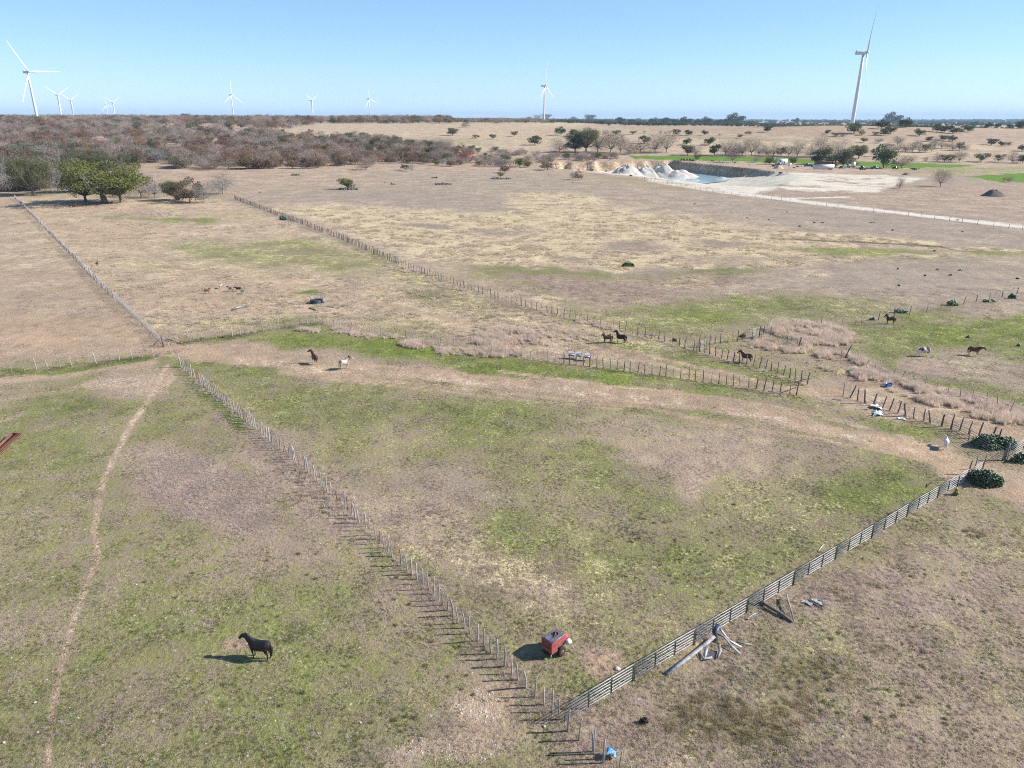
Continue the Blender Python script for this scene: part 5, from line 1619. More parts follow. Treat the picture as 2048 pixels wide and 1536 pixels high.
m = MB().tube([tuple(G(x, y) - G(1522, 1208) + Vector((0, 0, z))) for x, y, z in ((1522, 1208, .15), (1540, 1220, .22), (1562, 1232, .18), (1585, 1246, .1))], [.10, .12, .13, .08], 8)
o = m.build('fallen_branch', m_postdark, None, True); o.location = G(1522, 1208); tag(o, 'thick dark fallen branch outside the pipe panels', 'branch')
m = MB().tube([tuple(G(x, y) - G(1587, 1244) + Vector((0, 0, z))) for x, y, z in ((1587, 1244, .15), (1580, 1225, .35), (1574, 1210, .45), (1572, 1198, .4))], [.05, .06, .06, .075], 8)
o = m.build('fallen_branch', m_palebark, None, True); o.location = G(1587, 1244); tag(o, 'pale slender branch meeting the dark one in a V', 'branch')
m = MB().tube([tuple(G(x, y) - G(1852, 975) + Vector((0, 0, z))) for x, y, z in ((1852, 975, .03), (1864, 968, .35), (1885, 965, .3), (1900, 966, .1))], [.03, .04, .035, .02], 6)
o = m.build('fallen_branch', m_postdark, None, True); o.location = G(1852, 975); tag(o, 'thin arched stick near the far pipe panels', 'branch')

# ---- rocks
def rock(seed, r, mat, name='rock', flat=.6):
    q = random.Random(seed)
    bmx = bmesh.new(); bmesh.ops.create_icosphere(bmx, subdivisions=2, radius=r)
    for v in bmx.verts:
        v.co *= q.uniform(.78, 1.15); v.co.z *= flat
    me = bpy.data.meshes.new(name); bmx.to_mesh(me); bmx.free(); me.materials.append(mat)
    return me
ROCKS = [rock(i, .3, m_stone) for i in range(4)]
DROCK = [rock(20 + i, .45, m_darkstone) for i in range(4)]
def put_rock(px, py, s, label, dark=False, i=0):
    o = link('rock', (DROCK if dark else ROCKS)[i % 4]); o.location = G(px, py) + Vector((0, 0, .04)); o.scale = (s, s, s); o.rotation_euler = (0, 0, px)
    return tag(o, label, 'rock')
put_rock(1235, 1338, .62, 'pale rock lying just left of the nearest pipe panels')
put_rock(1089, 1454, .28, 'small white stone in the shadow of the nearest panel', i=1)
put_rock(721, 1446, .25, 'single white stone in the grass of the left foreground', i=2)
put_rock(76, 1466, .25, 'white stone beside the cattle path at bottom left', i=3)
put_rock(70, 1406, .28, 'white stone above another beside the cattle path', i=0)
put_rock(8, 1486, .30, 'white stone at the bottom left edge', i=1)
put_rock(1017, 847, .33, 'pale stone in the upper middle of the paddock', i=2)
put_rock(273, 1170, .23, 'white stone in the left paddock above the black horse', i=3)
put_rock(389, 1249, .20, 'white stone left of the black horse', i=0)

def heap(cx, cy, w, n, label, dark=True, name='stone_heap', hgt=.8, ring=False):
    c = G(cx, cy); k = ppm(c)
    root = empty(name, c, 0, label, 'stone heap')
    for i in range(n):
        a = R.uniform(0, 6.28); rr = (w / k / 2) * (math.sqrt(R.random()) if not ring else R.uniform(.75, 1))
        o = link('stone', (DROCK if dark else ROCKS)[i % 4], root)
        s = R.uniform(.7, 1.6)
        o.location = (rr * math.cos(a), rr * .55 * math.sin(a), .1 + hgt * max(0, 1 - rr / (w / k / 2)) * R.random())
        o.scale = (s, s, s); o.rotation_euler = (R.uniform(0, 3), R.uniform(0, 3), a)
    return root
heap(697, 379, 42, 60, 'dark stone heap around the foot of the small round oak', hgt=1.2)
heap(1001, 358, 42, 60, 'ring of dark stones round a spiky small tree', hgt=.4)
heap(885, 369, 36, 45, 'low dark heap of stones and brush in the upper field', hgt=.7)
heap(870, 356, 14, 10, 'small dark heap just above the low one', hgt=.4)

# ---- prickly pears and bushes
def pad_mesh(centres, seed, r=.16, mat=m_cactus, name='pads'):
    rng = np.random.default_rng(seed)
    m = MB()
    N = 8
    for c in centres:
        a = rng.normal(size=3); a[2] = abs(a[2]) * 1.2 + .4; a /= np.linalg.norm(a)
        nrm = np.cross(a, rng.normal(size=3)); nrm /= np.linalg.norm(nrm)
        b = np.cross(a, nrm); s = r * rng.uniform(.7, 1.25)
        ring = [c + a * math.cos(t) * s * 1.2 + b * math.sin(t) * s for t in np.linspace(0, 2 * math.pi, N, endpoint=False)]
        V = ring + [c + nrm * s * .2, c - nrm * s * .2]
        t = [(k, (k + 1) % N, N) for k in range(N)] + [((k + 1) % N, k, N + 1) for k in range(N)]
        m.add(V, t=t)
    me = m.mesh(name, mat, False)
    return me
def cactus(px, py, w, label, hgt=.9, n=None, mat=m_cactus, r=.16, flat=.75, name='prickly_pear', seed=0):
    c = G(px, py); k = ppm(c); W = w / k
    rng = np.random.default_rng(int(px * 7 + py + seed))
    n = n or int(W * W * 26)
    n = max(24, min(n, 1300))
    v = rng.normal(size=(n, 3)); v /= np.linalg.norm(v, axis=1)[:, None]
    v *= (rng.random(n) ** .4)[:, None]
    v = v * np.array([W / 2, W / 2 * flat, hgt]); v[:, 2] = np.abs(v[:, 2])
    lump = .62 + .62 * vnoise(v[:, 0] * 1.1 + 5, v[:, 1] * 1.1 + v[:, 2], 81)
    v *= lump[:, None]
    root = empty(name, c, 0, label, 'cactus' if 'pear' in name else 'bush')
    a = link('pads', pad_mesh(v, 3, r, mat), root); a['kind'] = 'stuff'
    MB().tube([(0, 0, -.05), (.1, .05, hgt * .5)], [.12, .08], 7).build('stem', m_postdark, root)
    return root
cactus(1987, 893, 98, 'large dark green prickly pear behind the open gate', 1.3, 1300, r=.115, flat=.5)
cactus(1970, 968, 68, 'big round prickly pear at the end of the pipe panels', 1.5, 1150, r=.115, flat=.75)
cactus(2042, 925, 40, 'prickly pear cut off by the right edge under a panel', .9, 200, r=.17, flat=.6, seed=3)
cactus(1911, 990, 15, 'small yellowing cactus against the pipe panels', .7, 40, mat=m_cactdry, r=.13)
cactus(566, 440, 17, 'dark prickly pear on the thin fence line at upper left', 1.3, 120, r=.28, flat=.6)
cactus(1800, 626, 28, 'wide greyish prickly pear above the dark bay horse', .7, 120, r=.22, flat=.4)
cactus(1904, 611, 24, 'dark prickly pear in the middle of the far wire fence', .9, 120, r=.22, flat=.5)
cactus(1976, 604, 30, 'long low prickly pear on the far wire fence', .5, 80, r=.2, flat=.3)
cactus(2024, 597, 20, 'dark prickly pear near the right end of the far fence', .8, 80, r=.22, flat=.5)
cactus(1745, 640, 11, 'small cactus left of the dark bay horse', .6, 40, r=.2)
cactus(786, 369, 10, 'small pale cactus in the upper field', .8, 30, r=.3)
cactus(590, 351, 22, 'low cactus clump before the brown woodland', .9, 60, r=.35, flat=.4)
cactus(449, 675, 11, 'small cactus at the foot of the green fence line', .45, 40, r=.13)
cactus(1350, 682, 12, 'dark brush clump below the thin fence', .6, 50, mat=m_cactus, r=.16)
for i, (x, y, w) in enumerate([(1797, 538, 9), (1875, 540, 8), (1920, 541, 9), (1900, 551, 9), (1850, 552, 5), (1798, 572, 8), (1742, 446, 13), (1644, 446, 8), (1628, 446, 6), (1600, 453, 6), (1575, 425, 6),
                               (1537, 440, 5), (1494, 436, 4), (1785, 461, 6), (1925, 464, 5), (2035, 558, 9), (2037, 692, 8), (1937, 675, 6), (1869, 503, 6), (1915, 441, 8), (1390, 408, 6), (1145, 366, 7), (770, 366, 8), (520, 385, 7)]):
    cactus(x, y, w, 'low dark cactus patch dotted on the open upper right field' if x > 1400 else 'tiny dark cactus patch in the upper field', .35, 26, r=.2, flat=.45)['group'] = 'low cactus patches dotted over the far field'
def bush(px, py, w, hgt, label, mat, n=500, size=.12, name='bush'):
    c = G(px, py); W = w / ppm(c)
    rng = np.random.default_rng(int(px + py))
    v = rng.normal(size=(n, 3)); v /= np.linalg.norm(v, axis=1)[:, None]; v *= (rng.random(n) ** .45)[:, None]
    v = v * np.array([W / 2, W / 2 * .6, hgt]); v[:, 2] = np.abs(v[:, 2])
    root = empty(name, c, 0, label, 'bush')
    V, F = leaf_quads(v, size, rng); link('foliage', mesh_np('foliage', V, F, mat), root)
    MB().tube([(0, 0, -.05), (0, 0, hgt * .5)], [.08, .04], 6).build('stem', m_bark, root)
    return root
bush(1256, 533, 26, 1.0, 'bright green lone bush in the straw coloured field', nmat('fresh_green_leaves', (.05, .15, .025), .7, (.08, .2, .03), 2), 700, .22)
bush(1287, 1446, 18, .45, 'dark low weed clump right of the nearest pipe panel', nmat('dark_weed', (.05, .05, .03), .8), 400, .06, 'weed_clump')
bush(1520, 1209, 16, .4, 'dark green weed at the left end of the fallen branch', m_olive, 300, .06, 'weed_clump')
bush(1485, 674, 14, .6, 'brown brush piled in the top corner of the pen', m_brown, 300, .1)

# ================================================================== quarry and yard
def floor_pt(px, py, z):
    x, y = plane_pt(px, py, z)
    return Vector((x, y, h1(x, y)))
def mound(px, py, w, h_, label, mat=m_spoil, name='spoil_heap', seed=1, z=-7.3, asp=.8, cat='heap', g=False):
    c = G(px, py) if g else floor_pt(px, py, z)
    W = w / ppm(c) / 2
    n, mrings = 40, 16
    V, q = [(0, 0, h_ * .82)], []
    rs = seed * 3.3
    for i in range(1, mrings + 1):
        t = i / mrings
        for k in range(n):
            a = 2 * math.pi * k / n
            cx, cy = math.cos(a), math.sin(a)
            wob = 1 + .35 * (float(vnoise(np.array([cx * 1.5 + rs]), np.array([cy * 1.5 + rs]), 91)[0]) - .5)
            x, y = W * t * cx * wob, W * asp * t * cy * wob
            zz = h_ * (1 - t ** 1.25) ** 1.15 * (1 + .45 * (float(vnoise(np.array([x / 2.2 + rs]), np.array([y / 2.2]), 92)[0]) - .5)) - .4 * t
            V.append((x, y, min(zz, h_ * (.80 + .12 * math.sin(a * 2 + rs)))))
    t3 = [(0, 1 + k, 1 + (k + 1) % n) for k in range(n)]
    q = [(1 + (i - 1) * n + k, 1 + i * n + k, 1 + i * n + (k + 1) % n, 1 + (i - 1) * n + (k + 1) % n) for i in range(1, mrings) for k in range(n)]
    me = mesh_np(name, V, [np.array(q), np.array(t3)], mat, True)
    o = link(name, me); o.location = c
    return tag(o, label, cat)
mound(1252, 355, 92, 10.5, 'leftmost large grey-white spoil heap in the quarry', seed=1)
mound(1290, 354, 72, 10.0, 'second spoil heap in the quarry, close to the left one', seed=2)
mound(1324, 353, 78, 10.0, 'third and steepest spoil heap in the quarry', seed=3)
mound(1356, 354, 100, 6.0, 'pale spreading spoil fan running down to the quarry water', seed=4)
mound(1386, 361, 46, 1.9, 'low pale sand bar heap in front of the quarry water', seed=6)
mound(1443, 358, 40, 1.8, 'low grey heap at the right end of the quarry water', m_tin if False else nmat('grey_spoil', (.36, .35, .36), .95, (.5, .47, .42), .6), seed=7)
mound(1412, 366, 22, .9, 'tiny pale heap on the near quarry floor', seed=8)
mound(1557, 337, 26, 3.2, 'tan sand heap beside the white trailer house', m_sand, 'sand_heap', 9, g=True)
mound(1988, 392, 54, 3.4, 'dark earth heap in the field below the bright crop', m_darksoil, 'earth_heap', 10, g=True)
mound(1812, 350, 20, 1.6, 'small dark earth mound at the end of the quarry pad', m_darksoil, 'earth_heap', 11, g=True)
wm = bpy.data.materials.new('milky_turquoise_water'); wm.use_nodes = True
w_ = wm.node_tree.nodes['Principled BSDF']; w_.inputs['Base Color'].default_value = (.40, .58, .63, 1); w_.inputs['Roughness'].default_value = .12
nzw = wm.node_tree.nodes.new('ShaderNodeTexNoise'); nzw.inputs['Scale'].default_value = .8
bpw = wm.node_tree.nodes.new('ShaderNodeBump'); bpw.inputs['Distance'].default_value = .03; bpw.inputs['Strength'].default_value = .4
wm.node_tree.links.new(nzw.outputs[0], bpw.inputs['Height']); wm.node_tree.links.new(bpw.outputs[0], w_.inputs['Normal'])
zs = -PIT_D + .42
wp = [plane_pt(*p, zs) for p in [(1300, 362), (1330, 357), (1340, 340), (1420, 338), (1500, 346), (1540, 352), (1500, 358), (1455, 362), (1420, 366), (1370, 372), (1320, 368)]]
bmw = bmesh.new(); vs = [bmw.verts.new((x, y, zs)) for x, y in wp]; bmw.faces.new(vs); bmesh.ops.recalc_face_normals(bmw, faces=bmw.faces)
wme = bpy.data.meshes.new('water'); bmw.to_mesh(wme); bmw.free(); wme.materials.append(wm)
if wme.polygons[0].normal.z < 0: wme.flip_normals()
tag(link('water', wme), kind='structure')

# caliche road ribbon: a real sheet a hand above the soil
def ribbon(name, px, width, mat, dz=.06):
    pts = [G(*p) for p in px]
    P = []
    for a, b in zip(pts[:-1], pts[1:]):
        n = max(2, int((b - a).length / 2.5))
        P += [a.lerp(b, k / n) for k in range(n)]
    P.append(pts[-1])
    V = []
    for i, p in enumerate(P):
        d = P[min(i + 1, len(P) - 1)] - P[max(i - 1, 0)]; s = Vector((-d.y, d.x, 0)).normalized()
        ww = width * (1 + .18 * (float(vnoise(np.array([i / 4.0]), np.array([3.0]), 95)[0]) - .5))
        for k in (-1, -.5, 0, .5, 1):
            q = p + s * k * ww / 2
            V.append((q.x, q.y, h1(q.x, q.y) + dz * (1 if abs(k) < 1 else -.3)))
    F = [(i * 5 + k, i * 5 + k + 1, (i + 1) * 5 + k + 1, (i + 1) * 5 + k) for i in range(len(P) - 1) for k in range(4)]
    me = mesh_np(name, V, np.array(F), mat, True)
    if me.polygons[0].normal.z < 0: me.flip_normals()
    return tag(link(name, me), kind='structure')
m_caliche = nmat('caliche', (.66, .61, .53), .95, (.56, .50, .42), .6, 4)
ribbon('road', [(1440, 379), (1480, 387), (1620, 405), (1700, 414), (1800, 426), (1900, 438), (2100, 461)], 6.5, m_caliche)

def boxes(name, px, py, rz, label, cat, parts, wheels=(), g=None):
    """parts: (part name, centre, size, material)"""
    c = G(px, py)
    root = empty(name, c, rz, label, cat, g)
    for nm, ce, sz, mt in parts: MB().box(ce, sz).build(nm, mt, root)
    for (x, y, r) in wheels:
        MB().tube([(x, y - .12, r), (x, y + .12, r)], r, 12).build('wheel', m_black, root)
    return root
m_glass = nmat('dark_window_glass', (.03, .04, .05), .15)
m_boxrust = nmat('rust_red_trailer', (.22, .075, .055), .8, (.30, .14, .10), .6)
m_roofpink = nmat('dusty_trailer_roof', (.40, .27, .22), .85)
m_trwhite = nmat('white_trailer_side', (.62, .68, .72), .5, (.5, .55, .6), .4)
m_bluetruck = nmat('blue_truck_paint', (.03, .12, .22), .45)
m_teal = nmat('teal_paint', (.03, .22, .25), .5)
boxes('box_trailer', 1652, 333, .0, 'long rust-red box trailer parked behind the white one', 'trailer',
      [('box', (0, 0, 2.3), (17.5, 2.7, 3.0), m_boxrust), ('roof', (0, 0, 3.85), (17.6, 2.75, .12), m_roofpink), ('end_door', (8.78, 0, 2.3), (.06, 2.5, 2.8), m_roofpink), ('chassis', (0, 0, .75), (16, 1.2, .3), m_black)],
      [(x, y, .5) for x in (5.5, 6.8) for y in (-1.1, 1.1)])
boxes('box_trailer', 1646, 339, -.03, 'white box trailer parked in front of the rust-red one', 'trailer',
      [('box', (0, 0, 2.1), (14.5, 2.5, 2.7), m_trwhite), ('roof', (0, 0, 3.50), (14.6, 2.55, .1), m_roofpink), ('end_door', (7.28, 0, 2.1), (.06, 2.3, 2.5), m_white), ('chassis', (0, 0, .7), (13.5, 1.1, .25), m_black)],
      [(x, y, .5) for x in (4.5, 5.8) for y in (-1.05, 1.05)])
boxes('truck', 1619, 334, 3.0, 'dark blue truck parked at the left end of the trailers', 'truck',
      [('cab', (1.8, 0, 1.7), (1.8, 2.2, 2.0), m_bluetruck), ('bonnet', (3.2, 0, 1.2), (1.4, 2.0, 1.0), m_bluetruck), ('window', (2.72, 0, 2.2), (.05, 1.9, .7), m_glass), ('bed', (-1.2, 0, 1.2), (4.2, 2.3, .9), m_bluetruck)],
      [(x, y, .5) for x in (3.0, -1.8) for y in (-1.0, 1.0)])
boxes('trailer_house', 1562, 329, .0, 'white flat-roofed trailer house behind the sand heap', 'trailer house',
      [('wall', (0, 0, 2.3), (8.6, 3.2, 3.6), m_white), ('roof', (0, 0, 4.2), (8.9, 3.5, .2), m_white), ('window', (-1.5, -1.62, 2.6), (1.4, .06, .9), m_glass), ('door', (2.2, -1.62, 1.6), (1.0, .06, 2.1), m_tin), ('skirt', (0, 0, .3), (8.5, 3.1, .6), m_bluetruck)])
boxes('truck', 1552, 333, .1, 'dark flatbed truck before the white trailer house', 'truck',
      [('cab', (2.4, 0, 1.6), (1.8, 2.1, 1.9), m_bluetruck), ('bed', (-1.0, 0, 1.0), (4.6, 2.2, .5), m_black), ('window', (3.32, 0, 2.0), (.05, 1.8, .6), m_glass)], [(x, y, .48) for x in (2.6, -2.0) for y in (-1.0, 1.0)])
boxes('utility_cabinet', 1579, 332, .0, 'small white tank box right of the trailer house', 'cabinet', [('box', (0, 0, 1.1), (1.8, 1.5, 2.2), m_white), ('lid', (0, 0, 2.25), (1.9, 1.6, .1), m_tin)])
boxes('box_truck', 1704, 335, .05, 'tall white box truck standing under green trees', 'truck',
      [('cargo_box', (0, 0, 2.4), (3.6, 2.4, 3.0), m_white), ('cab', (-2.8, 0, 1.6), (1.7, 2.1, 1.9), m_white), ('window', (-3.66, 0, 2.0), (.05, 1.8, .7), m_glass), ('chassis', (-.8, 0, .7), (6.0, 1.2, .3), m_black)],
      [(x, y, .48) for x in (1.0, -2.7) for y in (-1.0, 1.0)])
boxes('parked_car', 1684, 337, .3, 'dark blue car in the shade right of the trailers', 'car',
      [('body', (0, 0, .75), (4.4, 1.8, .75), m_bluetruck), ('cabin', (-.2, 0, 1.35), (2.3, 1.6, .6), m_glass), ('roof', (-.2, 0, 1.68), (2.0, 1.5, .08), m_bluetruck)], [(x, y, .34) for x in (1.4, -1.4) for y in (-.85, .85)])
boxes('tractor', 1724, 340, .4, 'teal tractor with a dark loader in the yard', 'tractor',
      [('bonnet', (1.3, 0, 1.3), (1.8, .9, .9), m_teal), ('cab', (-.3, 0, 2.0), (1.5, 1.5, 1.7), m_glass), ('roof', (-.3, 0, 2.9), (1.7, 1.6, .15), m_teal), ('loader', (2.9, 0, .7), (.6, 1.9, .7), m_black)],
      [(-.7, -.9, .85), (-.7, .9, .85), (1.7, -.7, .5), (1.7, .7, .5)])
boxes('parked_truck', 1749, 338, .0, 'dark pickup with a red implement behind it', 'truck',
      [('body', (0, 0, .95), (5.2, 1.9, .8), m_bluetruck), ('cabin', (.3, 0, 1.65), (2.0, 1.7, .7), m_glass), ('roof', (.3, 0, 2.04), (1.8, 1.6, .08), m_bluetruck), ('red_implement', (4.4, 0, .7), (2.2, 1.6, .9), m_boxrust)],
      [(x, y, .38) for x in (1.7, -1.7) for y in (-.9, .9)])
boxes('flat_trailer', 1829, 340, .0, 'long dark low trailer beside the green crop', 'trailer', [('bed', (0, 0, .8), (6.5, 2.2, .35), m_black), ('rail', (0, -1.05, 1.15), (6.4, .08, .4), m_pipedk)], [(x, y, .35) for x in (-.6, .6) for y in (-1.0, 1.0)])
boxes('parked_car', 1790, 338, .1, 'small dark car between the yard trees', 'car', [('body', (0, 0, .7), (4.2, 1.8, .7), m_black), ('cabin', (-.2, 0, 1.28), (2.2, 1.6, .55), m_glass), ('roof', (-.2, 0, 1.58), (1.9, 1.5, .07), m_black)],
      [(x, y, .33) for x in (1.3, -1.3) for y in (-.85, .85)])
# scattered blocks and junk along the quarry lip
for i, (x, y, s) in enumerate([(1595, 334, 2.4), (1603, 333, 2.0), (1610, 334, 2.6), (1588, 336, 2.0), (1534, 347, 3.0), (1548, 345, 2.6), (1561, 346, 2.4), (1575, 346, 2.2), (1440, 323, 2.2), (1425, 322, 2.6), (1402, 321, 2.2),
                              (1380, 320, 2.4), (1470, 326, 2.4), (1500, 329, 2.4), (1450, 326, 2.0), (1370, 322, 2.0), (1215, 341, 2.2), (1240, 348, 2.4), (1262, 352, 2.0), (1290, 356, 2.2), (1312, 358, 2.0), (1185, 340, 2.2)]):
    o = link('boulder', (ROCKS if i % 3 else DROCK)[i % 4]); o.location = G(x, y) + Vector((0, 0, .25)); o.scale = (s * 1.2, s, s); o.rotation_euler = (0, 0, i)
    tag(o, 'quarried boulder lying on the rim of the quarry', 'boulder', 'boulders along the quarry rim')
for i, (x, y) in enumerate([(1363, 321), (1368, 321), (1374, 321), (1380, 321), (1386, 322)]):
    o = link('drum', MB().tube([(0, 0, 0), (0, 0, 1.5)], .7, 10).mesh('drum', m_black)); o.location = G(x, y)
    tag(o, 'black drum standing in a row above the quarry face', 'drum', 'black drums above the quarry')

# ================================================================== ground cover: grass, weeds, stones
def blades(rng, n, R0, L, w, spread, colmat, flat=False):
    """n blades inside radius R0"""
    a = rng.uniform(0, 6.28, n); r = R0 * np.sqrt(rng.random(n))
    C = np.stack([r * np.cos(a), r * np.sin(a), np.zeros(n)], 1)
    d = np.stack([rng.normal(0, spread, n), rng.normal(0, spread, n), np.ones(n)], 1)
    d /= np.linalg.norm(d, axis=1)[:, None]
    b = np.cross(d, rng.normal(size=(n, 3))); b /= np.linalg.norm(b, axis=1)[:, None]
    l = (L * rng.uniform(.5, 1.3, n))[:, None]
    V = np.stack([C - b * w, C + b * w, C + d * l], 1).reshape(-1, 3)
    return V, np.arange(3 * n).reshape(n, 3)
g_green = nmat('green_grass_blades', (.20, .25, .075), .8, (.27, .28, .11), 3, rnd=.3, translucent=True)
g_olive = nmat('olive_weed_blades', (.20, .21, .10), .85, (.28, .25, .14), 3, rnd=.3, translucent=True)
g_tan = nmat('tan_dry_grass', (.68, .58, .43), .9, (.56, .46, .34), 3, rnd=.2, translucent=True)
g_pink = nmat('pinkish_dry_weeds', (.80, .675, .545), .9, (.64, .52, .42), 2, rnd=.2, translucent=True)
g_grey = nmat('grey_brown_weeds', (.68, .57, .49), .9, (.54, .44, .38), 3, rnd=.25, translucent=True)
g_dark = nmat('brown_scrub_weeds', (.33, .275, .155), .9, (.44, .37, .21), 3, rnd=.3, translucent=True)
def patch(seed, mat, n_t, blades_per, R_patch, r_t, L, w, spread):
    rng = np.random.default_rng(seed); m = MB()
    for i in range(n_t):
        a, r = rng.uniform(0, 6.28), R_patch * math.sqrt(rng.random())
        V, F = blades(rng, blades_per, r_t * rng.uniform(.6, 1.4), L * rng.uniform(.6, 1.3), w, spread, mat)
        m.add(V + np.array([r * math.cos(a), r * math.sin(a), 0]), t=F)
    return m.mesh('patch', mat)
TP = [patch(1, g_green, 26, 14, 1.0, .09, .07, .010, 1.3), patch(2, g_olive, 22, 16, 1.0, .09, .09, .010, 1.2), patch(3, g_tan, 22, 16, 1.0, .08, .10, .009, 1.0),
      patch(4, g_grey, 18, 22, 1.0, .10, .16, .008, .9), patch(5, g_pink, 10, 20, .9, .18, .8, .015, .36), patch(6, g_dark, 16, 26, .9, .15, .32, .011, .6),
      patch(7, g_tan, 1, 70, .02, .20, .26, .010, .75), patch(8, g_olive, 1, 60, .02, .16, .16, .012, 1.0), patch(9, g_tan, 20, 20, 1.5, .2, .42, .018, .5),
      patch(10, g_pink, 1, 80, .02, .28, .5, .012, .5), patch(11, g_dark, 1, 70, .02, .30, .38, .012, .8)]
def cover():
    rng = np.random.default_rng(77)
    P, K, S = [], [], []
    def put(x, y, k, s):
        P.append(np.stack([x, y, H(x, y)], 1)); K.append(np.full(len(x), k) if np.isscalar(k) else k); S.append(s)
    def region(n, d0, d1, power=1.0):
        D = d0 * (d1 / d0) ** (rng.random(n) ** power); u = rng.uniform(-1, 1, n) * np.where(D < 75, 1.14, .82)
        return u * D, D
    # short turf everywhere near
    x, y = region(26000, 25, 150)
    keep = rng.random(len(x)) < np.clip(y / 150, .12, 1) ** .7
    x, y = x[keep], y[keep]
    C = ch_at(x, y)
    rv = rng.random(len(x))
    bare = np.maximum(C[:, 2] * 1.1, C[:, 5] * 2)
    k = np.where(rv < C[:, 0] * .55, 0, np.where(rv < C[:, 0] * 1.0, 1, np.where(rng.random(len(x)) < .25 + C[:, 3], 3, 2)))
    ok = rng.random(len(x)) > bare
    put(x[ok], y[ok], k[ok], rng.uniform(.7, 1.25, ok.sum()))
    # grey weeds where the survey says weeds
    x, y = region(26000, 25, 210)
    C = ch_at(x, y)
    ok = rng.random(len(x)) < (C[:, 3] - .22) * .5 * (vnoise(x / 3, y / 3, 55) > .45)
    put(x[ok], y[ok], 3, rng.uniform(.8, 1.5, ok.sum()))
    # dark scrub at lower right
    x, y = region(26000, 25, 60)
    C = ch_at(x, y)
    ok = rng.random(len(x)) < (C[:, 4] - .03) * .5 * (vnoise(x / 2.2, y / 2.2, 56) > .45)
    kk = np.where(rng.random(ok.sum()) < .6, 10, 5)
    put(x[ok], y[ok], kk, rng.uniform(.5, 1.1, ok.sum()))
    # straw tussocks in the middle field
    x, y = region(60000, 45, 420)
    C = ch_at(x, y)
    pr = (C[:, 1] - .3) * .55
    ok = rng.random(len(x)) < pr
    far = y[ok] > 110
    put(x[ok], y[ok], np.where(far, 8, 6), rng.uniform(.6, 1.3, ok.sum()))
    # tussocks seen one by one (pixel clouds)
    def cloud(cx, cy, rx, ry, n, k, s0, s1, rot=0):
        a = rng.uniform(0, 6.28, n); r = np.sqrt(rng.random(n)); th = math.radians(rot)
        dx, dy = rx * r * np.cos(a), ry * r * np.sin(a)
        pts = [plane_pt(cx + p * math.cos(th) - q * math.sin(th), cy + p * math.sin(th) + q * math.cos(th)) for p, q in zip(dx, dy)]
        X_, Y_ = np.array([p[0] for p in pts]), np.array([p[1] for p in pts])
        f = 2.6 if k == 4 else 1.6
        kp = (vnoise(X_ / f, Y_ / f, 57) + rng.uniform(-.22, .22, n)) > (.45 if k == 4 else .47 if k == 3 else .42)
        put(X_[kp], Y_[kp], k, (rng.uniform(s0, s1, n) * rng.uniform(.6, 1.0, n))[kp])
    cloud(1040, 1150, 140, 45, 420, 6, .5, 1.15, 15); cloud(950, 1060, 120, 60, 130, 6, .4, .9); cloud(870, 960, 120, 40, 120, 6, .4, .9)
    cloud(1100, 1120, 60, 25, 90, 6, .7, 1.3, 10); cloud(960, 1190, 60, 20, 90, 6, .6, 1.2)
    cloud(1200, 940, 130, 40, 130, 6, .3, .8); cloud(1000, 860, 200, 30, 120, 6, .3, .8); cloud(1150, 1210, 60, 25, 50, 6, .5, .9)
    cloud(380, 970, 95, 60, 520, 3, .8, 1.5, 20); cloud(500, 1000, 60, 60, 220, 3, .8, 1.5, 30); cloud(560, 900, 60, 40, 160, 3, .8, 1.4, 40)
    cloud(300, 1100, 300, 250, 110, 9, .3, .6); cloud(600, 1300, 380, 200, 150, 9, .25, .6); cloud(600, 1300, 400, 220, 160, 7, .6, 1.4)
    cloud(1480, 1440, 150, 75, 300, 10, .5, 1.2, -10); cloud(1440, 1360, 60, 20, 40, 10, .5, 1.0); cloud(1620, 1350, 90, 40, 90, 10, .4, .9)
    cloud(1700, 1250, 300, 200, 260, 10, .25, .6, -20); cloud(1800, 1300, 260, 200, 160, 7, .6, 1.4); cloud(1900, 1100, 150, 150, 120, 10, .25, .6)
    cloud(1570, 945, 300, 60, 120, 6, .25, .6); cloud(1400, 1100, 200, 100, 120, 7, .5, 1.2)
    # tall pink grass
    cloud(1020, 683, 78, 24, 560, 4, .8, 1.3, 6); cloud(1130, 668, 60, 14, 160, 4, .5, .9, 8); cloud(980, 705, 60, 9, 160, 4, .6, 1.1, 4)
    cloud(1620, 668, 88, 22, 560, 4, .9, 1.4, 8); cloud(1700, 735, 64, 22, 420, 4, .9, 1.4, 18); cloud(1560, 690, 60, 14, 170, 4, .7, 1.2, 8); cloud(1520, 688, 40, 8, 80, 4, .5, 1.0)
    cloud(1780, 765, 74, 16, 340, 4, .8, 1.3, 17); cloud(1870, 795, 74, 15, 320, 4, .8, 1.2, 14); cloud(1980, 826, 84, 15, 360, 4, .8, 1.2, 14)
    cloud(650, 660, 55, 7, 190, 4, .6, 1.1, 3); cloud(850, 692, 50, 8, 200, 4, .7, 1.2, 4); cloud(905, 703, 40, 7, 90, 4, .6, 1.0); cloud(745, 672, 60, 5, 110, 4, .5, .9, 4)
    cloud(1190, 648, 45, 6, 90, 4, .5, .9, 12); cloud(1110, 628, 25, 4, 40, 4, .5, .8); cloud(1280, 668, 60, 4, 60, 4, .3, .6, 12)
    cloud(820, 541, 50, 5, 110, 4, .6, 1.0, 10); cloud(900, 575, 60, 6, 130, 4, .5, .9, 22); cloud(1000, 603, 70, 5, 130, 3, .9, 1.6, 18)
    cloud(330, 428, 45, 6, 150, 4, .7, 1.2, 3); cloud(250, 424, 30, 5, 60, 4, .6, 1.0); cloud(1440, 705, 50, 8, 60, 4, .2, .5, 10)
